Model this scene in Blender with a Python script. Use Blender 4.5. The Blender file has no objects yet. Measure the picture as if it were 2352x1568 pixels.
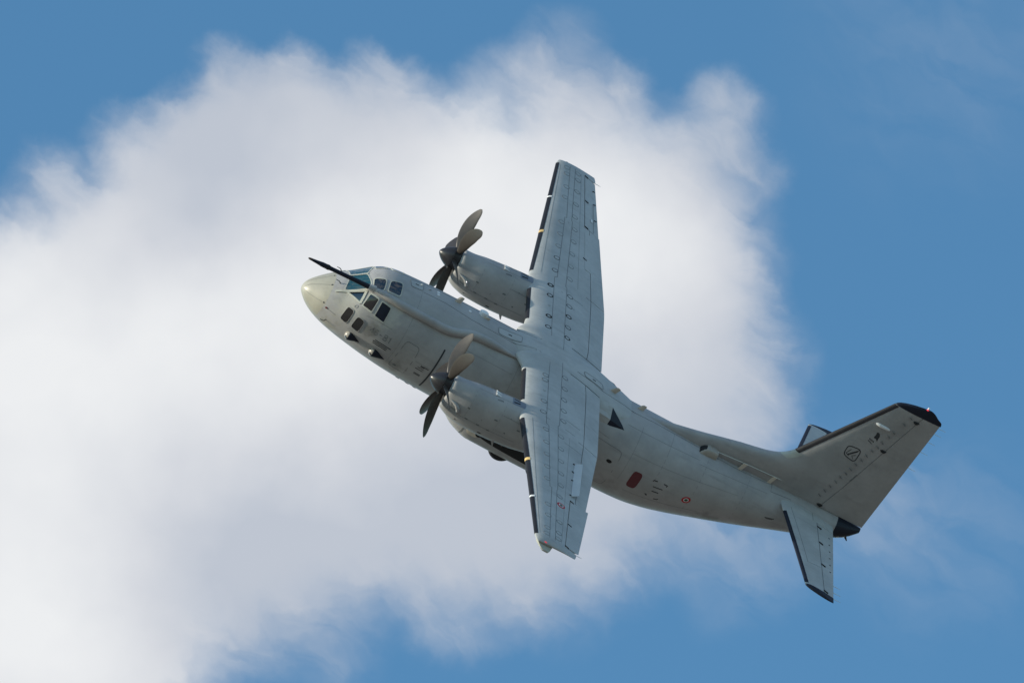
import bpy, bmesh, math, random
import numpy as np
from mathutils import Vector, Matrix
random.seed(7)
C = bpy.context.scene.collection
sc = bpy.context.scene
R = math.radians
# ---------------------------------------------------------------- camera
PITCH = R(32.0)                      # the spotter looks up into the sky
CAM_POS = Vector((0, 0, 1.75))
cam_d = bpy.data.cameras.new('camera'); cam = bpy.data.objects.new('camera', cam_d); C.objects.link(cam)
cam_d.sensor_width = 36; cam_d.lens = 440.2; cam_d.clip_start = 1; cam_d.clip_end = 90000
cam.location = CAM_POS; cam.rotation_euler = (math.pi/2 + PITCH, 0, 0)
sc.camera = cam
FWD = Vector((0, math.cos(PITCH), math.sin(PITCH))); UP = Vector((0, -math.sin(PITCH), math.cos(PITCH))); RT = Vector((1, 0, 0))
# attitude of the aircraft: rows = camera right / down / forward seen in aircraft axes (x aft, y starboard, z up)
ATT = [Vector((0.86254903, 0.02965012, 0.505104)), Vector((0.45715098, -0.47350348, -0.75286615)), Vector((0.21684592, 0.88029275, -0.42197454))]
def to_world(v):
    v = Vector(v); return RT*ATT[0].dot(v) - UP*ATT[1].dot(v) + FWD*ATT[2].dot(v)
AIR_LOC = CAM_POS + RT*2.2127744 - UP*2.67981847 + FWD*450.0 - to_world((11, 0, 0))
# ---------------------------------------------------------------- sun and exposure
SUN_DIR = to_world((-0.98, 0.10, -0.105)).normalized()
sun_d = bpy.data.lights.new('sun', 'SUN'); sun_d.energy = 5.0; sun_d.angle = R(0.53); sun_d.color = (1.0, 0.91, 0.74)
sun = bpy.data.objects.new('sun', sun_d); C.objects.link(sun); sun.location = (0, 0, 50)
sun.rotation_euler = SUN_DIR.to_track_quat('Z', 'Y').to_euler()
sc.view_settings.view_transform = 'Standard'; sc.view_settings.look = 'None'
sc.view_settings.exposure = 0.0; sc.view_settings.gamma = 1.0; sc.view_settings.use_curve_mapping = False
# ---------------------------------------------------------------- sky: Nishita with drifting cumulus
world = bpy.data.worlds.new('World'); sc.world = world; world.use_nodes = True
nt = world.node_tree; N = nt.nodes; L = nt.links
bg = N['Background']; bg.inputs[1].default_value = 0.1
def wn(t, **k):
    n = N.new(t)
    for a, b in k.items(): setattr(n, a, b)
    return n
def wmath(op, a, b=None, c=None, clamp=False):
    n = wn('ShaderNodeMath', operation=op, use_clamp=clamp)
    for i, v in enumerate((a, b, c)):
        if v is None: continue
        if hasattr(v, 'links') or hasattr(v, 'is_output'): L.new(v, n.inputs[i])
        else: n.inputs[i].default_value = v
    return n.outputs[0]
sky = wn('ShaderNodeTexSky', sky_type='NISHITA', sun_disc=False)
sky.sun_elevation = math.asin(SUN_DIR.z); sky.sun_rotation = math.atan2(SUN_DIR.x, SUN_DIR.y)
sky.air_density = 1.0; sky.dust_density = 0.3; sky.ozone_density = 2.0
tint = wn('ShaderNodeMix', data_type='RGBA', blend_type='MULTIPLY'); tint.inputs[0].default_value = 1
L.new(sky.outputs[0], tint.inputs[6]); tint.inputs[7].default_value = (1.10, 1.74, 1.90, 1)
tc = wn('ShaderNodeTexCoord')
def vnoise(scale, detail, rough, off=(0, 0, 0), dist=0):
    m = wn('ShaderNodeMapping'); m.inputs[1].default_value = off; m.inputs[3].default_value = (scale,)*3
    L.new(tc.outputs['Generated'], m.inputs[0])
    n = wn('ShaderNodeTexNoise'); n.inputs['Scale'].default_value = 1; n.inputs['Detail'].default_value = detail
    n.inputs['Roughness'].default_value = rough; n.inputs['Distortion'].default_value = dist
    L.new(m.outputs[0], n.inputs['Vector']); return n
PXR = 28760.0                        # 1 radian in sky-map units
def skydir(px, py): return (FWD + RT*((px-1176)/PXR) + UP*((784-py)/PXR)).normalized()
def warped(amp1, amp2, off):
    n1 = vnoise(PXR/240, 2, .5, off); n2 = vnoise(PXR/70, 3, .55, (off[0]+5, off[1], off[2]))
    out = tc.outputs['Generated']
    n3 = vnoise(PXR/30, 3, .6, (off[0], off[1]+4, off[2]))
    for n, a in ((n1, amp1), (n2, amp2), (n3, amp2*.45)):
        s = wn('ShaderNodeVectorMath', operation='SUBTRACT'); L.new(n.outputs['Color'], s.inputs[0]); s.inputs[1].default_value = (.5, .5, .5)
        k = wn('ShaderNodeVectorMath', operation='SCALE'); L.new(s.outputs[0], k.inputs[0]); k.inputs['Scale'].default_value = a/PXR
        q = wn('ShaderNodeVectorMath', operation='ADD'); L.new(out, q.inputs[0]); L.new(k.outputs[0], q.inputs[1]); out = q.outputs[0]
    return out
def blob(vec, px, py, r_in, r_out, s):
    d = wn('ShaderNodeVectorMath', operation='DISTANCE'); L.new(vec, d.inputs[0]); d.inputs[1].default_value = skydir(px, py)
    m = wn('ShaderNodeMapRange', interpolation_type='SMOOTHSTEP'); L.new(d.outputs['Value'], m.inputs[0])
    m.inputs[1].default_value = r_in/PXR; m.inputs[2].default_value = r_out/PXR; m.inputs[3].default_value = s; m.inputs[4].default_value = 0
    return m.outputs[0]
def union(vec, blobs):
    acc = None
    for b in blobs:
        v = wmath('SUBTRACT', 1.0, blob(vec, *b)); acc = v if acc is None else wmath('MULTIPLY', acc, v)
    return wmath('SUBTRACT', 1.0, acc)
# banks of the cloud in front of us: (across, down, core radius, edge radius, density)
BANKS = [(560,560,260,420,1),(820,560,260,420,.95),(1080,600,260,400,1),(1330,620,250,420,.95),(1460,780,200,370,.9),(560,270,40,170,.75),(420,380,60,190,.7),
 (300,620,150,310,.9),(150,800,200,420,1),(40,640,60,190,.7),(130,410,5,100,.4),(280,340,20,120,.5),(520,150,5,95,.6),(640,190,30,120,.6),(870,200,30,130,.7),(700,330,80,220,.8),(960,330,60,200,.7),
 (1290,150,5,150,.42),(1420,215,10,105,.42),(1180,260,40,190,.55),(1330,330,60,210,.7),(1645,240,5,105,.45),(1690,300,10,120,.5),(1735,390,10,100,.32),(1580,430,60,240,.7),(1595,620,60,240,.6),
 (1690,760,20,160,.3),(1590,850,60,310,.7),(1680,980,20,230,.38),(600,950,330,620,1),(1100,950,300,560,.95),(1430,1000,100,390,.75),(100,1150,250,560,1),(150,1500,200,430,1),(420,1260,140,370,.7),
 (800,1120,90,360,.6),(1040,1270,10,290,.42),(1290,1240,10,290,.42),(1150,1160,60,350,.48),(560,1470,10,150,.22),(760,1520,10,170,.25),(1010,1420,5,130,.22),(1700,1240,10,250,.28),(2150,1230,20,330,.10),(2200,80,50,500,.06),(1950,1150,20,260,.15)]
wv = warped(120, 46, (0, 0, 0))
front = union(wv, BANKS)
# torn, wind-drawn edges: fibrous noise eats into the soft rims only
E1 = (RT*.86 - UP*.51); E2 = (RT*.51 + UP*.86)
def dotn(v):
    d = wn('ShaderNodeVectorMath', operation='DOT_PRODUCT'); L.new(wv, d.inputs[0]); d.inputs[1].default_value = v; return d.outputs['Value']
fib = wn('ShaderNodeCombineXYZ'); L.new(wmath('MULTIPLY', dotn(E1), PXR/170), fib.inputs[0]); L.new(wmath('MULTIPLY', dotn(E2), PXR/90), fib.inputs[1])
fn = wn('ShaderNodeTexNoise'); fn.inputs['Scale'].default_value = 1; fn.inputs['Detail'].default_value = 4; fn.inputs['Roughness'].default_value = .5; fn.inputs['Distortion'].default_value = .6; L.new(fib.outputs[0], fn.inputs['Vector'])
rim = wmath('MULTIPLY', front, wmath('SUBTRACT', 1.0, front))
front = wmath('ADD', front, wmath('MULTIPLY', wmath('SUBTRACT', fn.outputs[0], .50), wmath('MULTIPLY', rim, 3.9)), clamp=True)
# unseen rest of the sky: similar broken cumulus, cover shaped for the ambient light
far_n = vnoise(9.0, 6, .55, (3.1, 1.7, 8.2), .4)
far = wn('ShaderNodeMapRange', interpolation_type='SMOOTHSTEP'); L.new(far_n.outputs[0], far.inputs[0])
far.inputs[1].default_value = .46; far.inputs[2].default_value = .64
here = blob(tc.outputs['Generated'], 1176, 784, 1500, 2600, 1.0)
far_m = wmath('MULTIPLY', far.outputs[0], wmath('SUBTRACT', 1.0, here))
sep = wn('ShaderNodeSeparateXYZ'); L.new(tc.outputs['Generated'], sep.inputs[0])
above = wn('ShaderNodeMapRange', interpolation_type='SMOOTHSTEP'); L.new(sep.outputs[2], above.inputs[0]); above.inputs[1].default_value = .0; above.inputs[2].default_value = .12
cover = wmath('MULTIPLY', wmath('MAXIMUM', wmath('MULTIPLY', front, .97), wmath('MULTIPLY', far_m, .95)), above.outputs[0])
# thick sunlit parts are white, thin or self-shaded parts grey-lavender
BRIGHT = [(60,900,0,700,.85),(420,900,0,560,.5),(620,640,0,460,.3),(1180,470,0,520,.65),(1420,520,0,420,.45),(760,820,0,520,.5),(60,1500,0,560,.85),(1000,600,0,420,.4),(1500,700,0,420,.3),(1250,760,0,460,.3)]
GREY = [(640,1260,0,420,.3),(1150,950,0,420,.15),(490,460,0,260,.30),(300,1160,0,460,.22),(1560,1000,0,520,.22),(900,1230,0,520,.22),(300,560,0,320,.12),(1300,1330,0,420,.35),(560,230,0,300,.15),(900,230,0,300,.12),(1350,180,0,300,.22),(1720,420,0,300,.2)]
wv2 = warped(150, 40, (9, 2, 4))
br = union(wv2, BRIGHT); gr = union(wv2, GREY)
bn = vnoise(PXR/300, 3, .5, (1, 7, 2))
bsum = wmath('ADD', wmath('SUBTRACT', br, gr), wmath('MULTIPLY_ADD', bn.outputs[0], .6, -.11), clamp=True)
ccol = wn('ShaderNodeValToRGB'); L.new(bsum, ccol.inputs[0])
ccol.color_ramp.elements[0].position = 0; ccol.color_ramp.elements[0].color = (.53, .57, .645, 1)
ccol.color_ramp.elements[1].position = 1; ccol.color_ramp.elements[1].color = (.87, .88, .89, 1)
e = ccol.color_ramp.elements.new(.45); e.color = (.68, .70, .745, 1)
csc = wn('ShaderNodeMix', data_type='RGBA', blend_type='MULTIPLY'); csc.inputs[0].default_value = 1
L.new(ccol.outputs[0], csc.inputs[6]); csc.inputs[7].default_value = (10, 10, 10, 1)
mixc = wn('ShaderNodeMix', data_type='RGBA'); L.new(cover, mixc.inputs[0]); L.new(tint.outputs[2], mixc.inputs[6]); L.new(csc.outputs[2], mixc.inputs[7])
L.new(mixc.outputs[2], bg.inputs[0])
world.cycles.sampling_method = 'MANUAL'; world.cycles.sample_map_resolution = 1024
def curve(tab):
    """smooth monotone curve through a table of (x, value)"""
    xs=np.array([t[0] for t in tab],float); ys=np.array([t[1] for t in tab],float)
    h=np.diff(xs); d=np.diff(ys)/h; m=np.zeros(len(xs)); m[0]=d[0]; m[-1]=d[-1]
    for i in range(1,len(xs)-1):
        if d[i-1]*d[i]>0:
            w1=2*h[i]+h[i-1]; w2=h[i]+2*h[i-1]; m[i]=(w1+w2)/(w1/d[i-1]+w2/d[i])
    def f(x):
        x=min(max(x,xs[0]),xs[-1]); i=min(int(np.searchsorted(xs,x,'right'))-1,len(xs)-2)
        t=(x-xs[i])/h[i]; t2=t*t; t3=t2*t
        return float((2*t3-3*t2+1)*ys[i]+(t3-2*t2+t)*h[i]*m[i]+(-2*t3+3*t2)*ys[i+1]+(t3-t2)*h[i]*m[i+1])
    return f
def lin(tab):
    xs=[t[0] for t in tab]; ys=[t[1] for t in tab]
    return lambda x: float(np.interp(x,xs,ys))
F_TOP=curve([(0,-.5),(.02,-.37),(.06,-.27),(.15,-.13),(.3,.04),(.68,.38),(1.0,.62),(1.2,.745),(1.3,.79),(1.7,1.10),(2.05,1.39),(2.35,1.56),(2.8,1.66),(3.5,1.71),(5,1.76),(7,1.77),(11.1,1.72),(12.1,1.48),(12.8,1.43),(20,1.43),(21.6,1.42),(22.2,1.40)])
F_BOT=curve([(0,-.5),(.02,-.58),(.06,-.64),(.15,-.74),(.4,-.95),(.72,-1.12),(1.15,-1.27),(1.5,-1.35),(2.03,-1.45),(2.55,-1.53),(3.07,-1.6),(4.05,-1.70),(5.1,-1.75),(6.2,-1.78),(9,-1.84),(11.5,-1.94),(12.9,-1.97),(13.8,-1.93),(14.65,-1.79),(15.42,-1.58),(16.42,-1.25),(17.89,-.74),(18.53,-.5),(19.17,-.25),(19.93,.03),(20.7,.32),(21.4,.6),(21.8,.82),(22.2,1.2)])
F_W=curve([(0,0),(.02,.12),(.06,.22),(.15,.35),(.4,.58),(.72,.84),(1.15,1.08),(1.5,1.24),(2.03,1.45),(2.55,1.58),(3.07,1.66),(4.05,1.73),(5,1.76),(12,1.76),(13.8,1.72),(14.65,1.66),(15.42,1.58),(16.42,1.44),(17.9,1.2),(18.5,1.1),(19.2,.98),(20,.84),(20.7,.69),(21.4,.50),(21.8,.36),(22.2,.12)])
def fus(x,th,off=0.0):
    """fuselage skin: x = station aft of the nose, th = degrees from the top towards port"""
    a=math.radians(th); t=F_TOP(x); b=F_BOT(x); h=(t-b)/2+off; zc=(t+b)/2; w=F_W(x)+off
    return (x,-w*math.sin(a),zc+h*math.cos(a))
def naca(u,t): 
    u=min(max(u,0),1); return 5*t*(.2969*math.sqrt(u)-.126*u-.3516*u*u+.2843*u**3-.1036*u**4)
W_LE=lin([(0,8.0),(.72,7.98),(.90,7.68),(1.0,7.70),(1.2,7.82),(1.4,7.92),(1.55,7.96),(1.72,8.0),(5.3,8.0),(14.05,8.64),(14.3,8.72),(14.4,8.80)])
W_TE=lin([(0,11.2),(5.3,11.2),(14.2,10.3),(14.4,10.25)])
W_Z=lin([(0,1.58),(5.3,1.60),(14.4,2.06)])
def W_T(y): return .178-.03*min(abs(y)/14.,1)
def wing(y,u,top=1,off=0.0):
    """wing skin: y = span station (+ starboard), u = 0 leading edge .. 1 trailing edge"""
    a=abs(y); l=W_LE(a); c=W_TE(a)-l; tip=1.0
    if a>14.0: tip=math.sqrt(max(0,1-((a-14.0)/.38)**2))
    cam=.02*c*4*u*(1-u)
    return (l+u*c, y, W_Z(a)+cam+top*(naca(u,W_T(y))*c*tip+off))
T_LE=lin([(0,18.83),(6.0,20.03),(6.25,20.25)]); T_TE=lin([(0,21.17),(6.25,21.17)])
def tail(y,u,top=1,off=0.0):
    a=abs(y); l=T_LE(a); c=T_TE(a)-l; tip=1.0
    if a>5.9: tip=math.sqrt(max(0,1-((a-5.9)/.35)**2))
    return (l+u*c,y,1.17+.02*a+top*(naca(u,.115)*c*tip+off))
V_LE=curve([(1.25,12.6),(1.41,13.25),(1.6,14.25),(1.85,15.35),(2.17,16.6),(2.37,17.55),(2.56,18.05),(2.9,18.45),(3.1,18.58),(3.3,18.70),(4.0,19.127),(5,19.736),(6,20.345),(6.5,20.65),(6.9,20.9)])
V_TE=lin([(1.25,22.2),(6.6,22.48),(6.9,22.5)])
def fin(z,x,side=-1,off=0.0):
    l=V_LE(z); e=V_TE(z); c=e-l; cl=min(c,4.2)
    return (x, side*(naca((x-l)/c,.125)*cl+off), z)
N_TOP=curve([(5.40,1.46),(5.43,1.50),(5.5,1.53),(5.75,1.53),(6.3,1.61),(7,1.68),(8,1.76),(9,1.72),(10,1.6),(10.8,1.5)])
N_BOT=curve([(5.40,.30),(5.43,.25),(5.5,.20),(5.75,.08),(6.3,-.03),(7,-.04),(8,.03),(9,.22),(10,.70),(10.8,1.3)])
N_W=curve([(5.40,.42),(5.43,.46),(5.5,.50),(5.75,.57),(6.3,.68),(7,.73),(8,.74),(9,.70),(10,.45),(10.8,.1)])
def nac(yc):
    def f(x,th,off=0.0):
        a=math.radians(th); t=N_TOP(x); b=N_BOT(x); h=(t-b)/2; c=math.cos(a); s=math.sin(a)
        n=2.25; sg=lambda v:math.copysign(abs(v)**(2/n),v)
        return (x,yc-(N_W(x)+off)*sg(s),(t+b)/2+(h+off)*sg(c))
    return f
S_C=curve([(6.1,-.80),(7,-.92),(10,-.95),(12.3,-.9)])
S_H=curve([(6.1,.02),(6.2,.25),(6.46,.54),(6.82,.76),(7.15,.88),(7.64,1.0),(10.3,.99),(11.0,.86),(11.7,.55),(12.1,.25),(12.3,.05)])
S_W=curve([(6.1,.02),(6.2,.20),(6.46,.44),(6.82,.60),(7.15,.70),(7.64,.78),(10.3,.74),(11.0,.58),(11.7,.32),(12.1,.12),(12.3,.03)])
def spon(side):
    def f(x,th,off=0.0):
        a=math.radians(th); n=2.6; sg=lambda v:math.copysign(abs(v)**(2/n),v)
        return (x,side*(1.53+(S_W(x)+off)*sg(math.sin(a))), S_C(x)+(S_H(x)+off)*sg(math.cos(a)))
    return f

# ---------------------------------------------------------------- materials
MATS = {}
# weathering with a place of its own on the airframe: centre, radius, paint showing there, strength
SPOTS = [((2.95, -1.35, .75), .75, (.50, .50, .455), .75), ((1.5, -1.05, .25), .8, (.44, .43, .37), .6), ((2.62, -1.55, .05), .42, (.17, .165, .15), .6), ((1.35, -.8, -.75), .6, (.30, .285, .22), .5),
 ((4.1, -1.5, -.85), .45, (.20, .195, .18), .5), ((17.0, -.9, -.75), .8, (.18, .175, .17), .55), ((13.0, -1.2, -1.3), .9, (.26, .25, .24), .5), ((8.6, -1.6, .3), 1.2, (.29, .285, .275), .5)]
def shade(name, base, rough=.45, metal=0.0, var=.0, streak=None, bump=0.0, coat=0.0, spec=.5, emit=None, alt=None, altscale=1.2, spots=None):
    m = bpy.data.materials.new(name); m.use_nodes = True; t = m.node_tree; n = t.nodes; l = t.links
    b = n['Principled BSDF']; b.inputs['Roughness'].default_value = rough; b.inputs['Metallic'].default_value = metal
    b.inputs['Base Color'].default_value = (*base, 1); b.inputs['Specular IOR Level'].default_value = spec
    if coat: b.inputs['Coat Weight'].default_value = coat; b.inputs['Coat Roughness'].default_value = .12
    if emit: b.inputs['Emission Color'].default_value = (*emit, 1); b.inputs['Emission Strength'].default_value = .6
    if var or alt:
        tcn = n.new('ShaderNodeTexCoord')
        def noise(sc_, det, rg):
            mp = n.new('ShaderNodeMapping'); mp.inputs[3].default_value = sc_; l.new(tcn.outputs['Object'], mp.inputs[0])
            q = n.new('ShaderNodeTexNoise'); q.inputs['Scale'].default_value = 1; q.inputs['Detail'].default_value = det; q.inputs['Roughness'].default_value = rg
            l.new(mp.outputs[0], q.inputs[0]); return q.outputs[0]
        cur = None
        def darken(f, lo, hi, a, b_, cur):
            mr = n.new('ShaderNodeMapRange'); l.new(f, mr.inputs[0]); mr.inputs[1].default_value = lo; mr.inputs[2].default_value = hi
            mr.inputs[3].default_value = a; mr.inputs[4].default_value = b_
            mx = n.new('ShaderNodeMix'); mx.data_type = 'RGBA'; mx.blend_type = 'MULTIPLY'; mx.inputs[0].default_value = 1
            if cur is None: mx.inputs[6].default_value = (*base, 1)
            else: l.new(cur, mx.inputs[6])
            cb = n.new('ShaderNodeCombineColor')
            for i in range(3): l.new(mr.outputs[0], cb.inputs[i])
            l.new(cb.outputs[0], mx.inputs[7]); return mx.outputs[2]
        if alt:
            f = noise((altscale,)*3, 4, .6); mr = n.new('ShaderNodeMapRange'); mr.interpolation_type = 'SMOOTHSTEP'; l.new(f, mr.inputs[0]); mr.inputs[1].default_value = .45; mr.inputs[2].default_value = .62
            mx = n.new('ShaderNodeMix'); mx.data_type = 'RGBA'; l.new(mr.outputs[0], mx.inputs[0]); mx.inputs[6].default_value = (*base, 1); mx.inputs[7].default_value = (*alt, 1); cur = mx.outputs[2]
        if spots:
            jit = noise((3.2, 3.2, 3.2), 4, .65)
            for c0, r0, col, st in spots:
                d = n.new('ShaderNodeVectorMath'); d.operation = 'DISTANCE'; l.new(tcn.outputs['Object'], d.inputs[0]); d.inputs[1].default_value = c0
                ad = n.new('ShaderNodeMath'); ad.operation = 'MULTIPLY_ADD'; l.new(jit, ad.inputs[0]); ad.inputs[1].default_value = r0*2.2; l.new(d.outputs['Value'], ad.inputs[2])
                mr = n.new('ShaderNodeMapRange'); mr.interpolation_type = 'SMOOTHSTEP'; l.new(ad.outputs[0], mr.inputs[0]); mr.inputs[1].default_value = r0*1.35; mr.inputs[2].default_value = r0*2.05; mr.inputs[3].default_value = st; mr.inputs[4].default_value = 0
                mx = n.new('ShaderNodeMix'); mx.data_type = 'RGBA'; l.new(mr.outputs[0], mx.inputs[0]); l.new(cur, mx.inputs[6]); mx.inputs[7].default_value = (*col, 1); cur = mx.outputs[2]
        cur = darken(noise((.8, .8, .8), 5, .6), .35, .65, 1-var, 1+var*.6, cur)
        cur = darken(noise((7, 7, 7), 6, .7), .3, .7, 1-var*.5, 1+var*.3, cur)
        if streak: cur = darken(noise(streak, 5, .65), .56, .74, 1, 1-var*1.6, cur)
        l.new(cur, b.inputs['Base Color'])
        rn = noise((2.2, 5, 5), 4, .6); rr = n.new('ShaderNodeMapRange'); l.new(rn, rr.inputs[0]); rr.inputs[3].default_value = rough-.1; rr.inputs[4].default_value = rough+.13
        l.new(rr.outputs[0], b.inputs['Roughness'])
        if bump:
            bp = n.new('ShaderNodeBump'); bp.inputs['Strength'].default_value = bump; bp.inputs['Distance'].default_value = .02
            l.new(noise((2.4, 2.4, 2.4), 2, .5), bp.inputs['Height']); l.new(bp.outputs[0], b.inputs['Normal'])
    MATS[name] = m; return m
PAINT = shade('grey_paint', (.41, .425, .425), .48, var=.13, streak=(.45, 5, 5), bump=.15)
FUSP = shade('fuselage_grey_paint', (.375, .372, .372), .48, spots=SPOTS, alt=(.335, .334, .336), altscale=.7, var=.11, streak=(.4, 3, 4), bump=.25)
RADM = shade('radome_paint', (.375, .362, .305), .40, var=.08, streak=(.6, 5, 5), bump=.1)
PALE = shade('worn_pale_paint', (.46, .47, .42), .5, var=.12)
BOOT = shade('black_rubber_boot', (.013, .014, .019), .5, spec=.3, var=.25, streak=(2, 1, 1))
NAVY = shade('navy_black_composite', (.010, .014, .028), .45, var=.2, spec=.3)
BLAD = shade('blade_paint', (.046, .039, .034), .40, var=.15)
SPIN = shade('spinner_paint', (.022, .022, .026), .33, var=.2)
LINE = shade('panel_gap', (.15, .16, .165), .7)
FINEL = shade('fine_panel_gap', (.21, .22, .222), .7)
DARK = shade('dark_recess', (.012, .012, .013), .8)
SOOT = shade('heat_stained_metal', (.10, .07, .05), .5, metal=.4, var=.4)
GLAS = shade('cockpit_glass', (.010, .016, .024), .06, spec=.8, coat=.6)
TEAL = shade('coated_windscreen_glass', (.012, .065, .08), .07, spec=.9, coat=.8)
SMOK = shade('tinted_side_glass', (.022, .020, .020), .12, spec=.6, coat=.4)
REDG = shade('red_window_cover', (.105, .008, .014), .4, coat=.3)
METL = shade('bare_metal', (.55, .54, .52), .35, metal=.8)
GOLD = shade('yellow_strap', (.72, .50, .20), .4, var=.3)
WHIT = shade('white_paint', (.74, .75, .76), .45, var=.06)
TANP = shade('sand_antenna_paint', (.64, .57, .48), .5, var=.1)
REDP = shade('red_insignia_paint', (.42, .012, .018), .5)
GRNP = shade('green_insignia_paint', (.01, .07, .035), .5)
RDLT = shade('red_light_lens', (.7, .03, .05), .2, emit=(.9, .05, .08))
LENS = shade('sensor_lens', (.40, .365, .32), .25, var=.15)
STEN = shade('stencil_black', (.03, .035, .04), .6)
FADE = shade('faded_stencil', (.17, .185, .19), .6)
TYRE = shade('tyre_rubber', (.016, .016, .02), .7)
SPOP = shade('skylit_grey_paint', (.50, .53, .545), .45, var=.06)  # paler copy of the wing grey: skylight on the raised spoiler put into the colour
GLIN = shade('bluish_panel_paint', (.17, .20, .25), .45, var=.1)

# ---------------------------------------------------------------- mesh helpers
ALL = []
def mesh(name, verts, faces, mat, parent, smooth=True, sharp=38):
    me = bpy.data.meshes.new(name); me.from_pydata([tuple(v) for v in verts], [], faces); me.validate(); me.update()
    me.materials.append(mat)
    if smooth:
        me.polygons.foreach_set('use_smooth', [True]*len(me.polygons))
        try: me.set_sharp_from_angle(angle=R(sharp))
        except Exception: pass
    o = bpy.data.objects.new(name, me); C.objects.link(o); o.parent = parent; ALL.append(o); return o
SPLIT = {'hinge_cover', 'antenna_mast', 'spoiler_hinge', 'cowl_latch', 'long_joint', 'faint_joint', 'spar_joint', 'rudder_joint', 'tab_joint', 'panel_joint', 'cowling_joint', 'warning_band', 'lightning_strip', 'lightning_strip_fastener',
 'windscreen_frame', 'window_frame', 'fluid_streak', 'rudder_hinge', 'tail_light', 'fairing_joint', 'gear_fitting'}
PRINT = {'stencil_marking', 'faded_code_number', 'squadron_badge', 'helmet_emblem'}
class MB:
    """collects shapes for ONE mesh object"""
    def __init__(s): s.v = []; s.f = []; s.cuts = []
    def add(s, v, f):
        k = len(s.v); s.cuts.append((k, len(s.f))); s.v += [tuple(p) for p in v]; s.f += [tuple(i+k for i in q) for q in f]; return s
    def loft(s, rings, closed=True, cap0=True, cap1=True):
        n = len(rings[0]); v = [p for r in rings for p in r]; f = []
        for i in range(len(rings)-1):
            for j in range(n if closed else n-1):
                a = i*n+j; b = i*n+(j+1) % n; f.append((a, b, b+n, a+n))
        if cap0: f.append(tuple(range(n))[::-1])
        if cap1: f.append(tuple((len(rings)-1)*n+j for j in range(n)))
        return s.add(v, f)
    def build(s, name, mat, parent, **k):
        if len(s.cuts) > 1 and name in SPLIT:
            first = None
            for i, (v0, f0) in enumerate(s.cuts):
                v1, f1 = s.cuts[i+1] if i+1 < len(s.cuts) else (len(s.v), len(s.f))
                one = MB(); one.add(s.v[v0:v1], [tuple(q-v0 for q in t) for t in s.f[f0:f1]]); o = one.build(name, mat, parent, **k); first = first or o
            return first
        o = mesh(name, s.v, s.f, mat, parent, **k)
        if name in PRINT and len(s.cuts) > 1: o['kind'] = 'stuff'
        bm = bmesh.new(); bm.from_mesh(o.data); bmesh.ops.recalc_face_normals(bm, faces=bm.faces[:]); bm.to_mesh(o.data); bm.free(); return o
def vec(p): return Vector(p)
def nrm(f, u, v, hu, hv, ref):
    a = vec(f(u+hu, v))-vec(f(u-hu, v)); b = vec(f(u, v+hv))-vec(f(u, v-hv)); n = a.cross(b)
    if n.length < 1e-12: n = Vector(ref)
    n.normalize(); return n if n.dot(Vector(ref)) >= 0 else -n
def fus_out(u, v): a = R(v); return (0, -math.sin(a), math.cos(a))
class Surf:
    def __init__(s, f, out, hu, hv): s.f = f; s.out = out; s.hu = hu; s.hv = hv
    def at(s, u, v, off):
        n = nrm(s.f, u, v, s.hu, s.hv, s.out(u, v)); return vec(s.f(u, v))+n*off, n
def deck(x, th):
    p = fus(x, th)
    if 6.6 < x < 12.6 and abs(th) < 75:
        t = D_TOP(x); w = D_W(x); y = p[1]
        if abs(y) < w*.985:
            z = .8+(t-.8)*(1-abs(y/w)**2.6)**(1/2.6)
            if z > p[2]: return (x, y, z)
    return p
D_TOP = curve([(6.3, 1.66), (7.0, 1.74), (7.8, 1.82), (8.6, 1.90), (9.5, 1.91), (10.6, 1.84), (11.6, 1.64), (12.6, 1.43)])
D_W = curve([(6.3, .6), (7.2, .72), (7.9, 1.05), (8.4, 1.35), (9, 1.45), (11, 1.42), (12, 1.15), (12.6, .9)])
FUSS = Surf(deck, fus_out, .02, 1.0)
SKIN = Surf(fus, fus_out, .02, 1.0)
WUP = Surf(lambda y, u: wing(y, max(u, 1e-4)), lambda y, u: (0, 0, 1) if u > .02 else (-1, 0, .2), .02, .005)
def ub(y, u):                         # chord fraction of the plain wing, ignoring the root fillet
    a = abs(y)
    if a > 1.72: return u
    l = W_LE(a); return max(1e-4, (8.0+u*3.2-l)/(W_TE(a)-l))
WUPB = Surf(lambda y, u: wing(y, ub(y, u)), lambda y, u: (0, 0, 1), .02, .005)
WLE = Surf(lambda y, u: wing(y, abs(u), 1 if u >= 0 else -1), lambda y, u: (-1, 0, .1) if abs(u) < .05 else ((0, 0, 1) if u > 0 else (0, 0, -1)), .02, .004)
TUP = Surf(lambda y, u: tail(y, max(u, 1e-4)), lambda y, u: (0, 0, 1), .02, .005)
TLEs = Surf(lambda y, u: tail(y, abs(u), 1 if u >= 0 else -1), lambda y, u: (-1, 0, .1) if abs(u) < .05 else ((0, 0, 1) if u > 0 else (0, 0, -1)), .02, .004)
FPORT = Surf(lambda z, x: fin(z, x, -1), lambda z, x: (0, -1, 0), .02, .01)
FSTB = Surf(lambda z, x: fin(z, x, 1), lambda z, x: (0, 1, 0), .02, .01)
NACP = Surf(nac(-4.75), fus_out, .02, 1.0); NACS = Surf(nac(4.75), fus_out, .02, 1.0)

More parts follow.
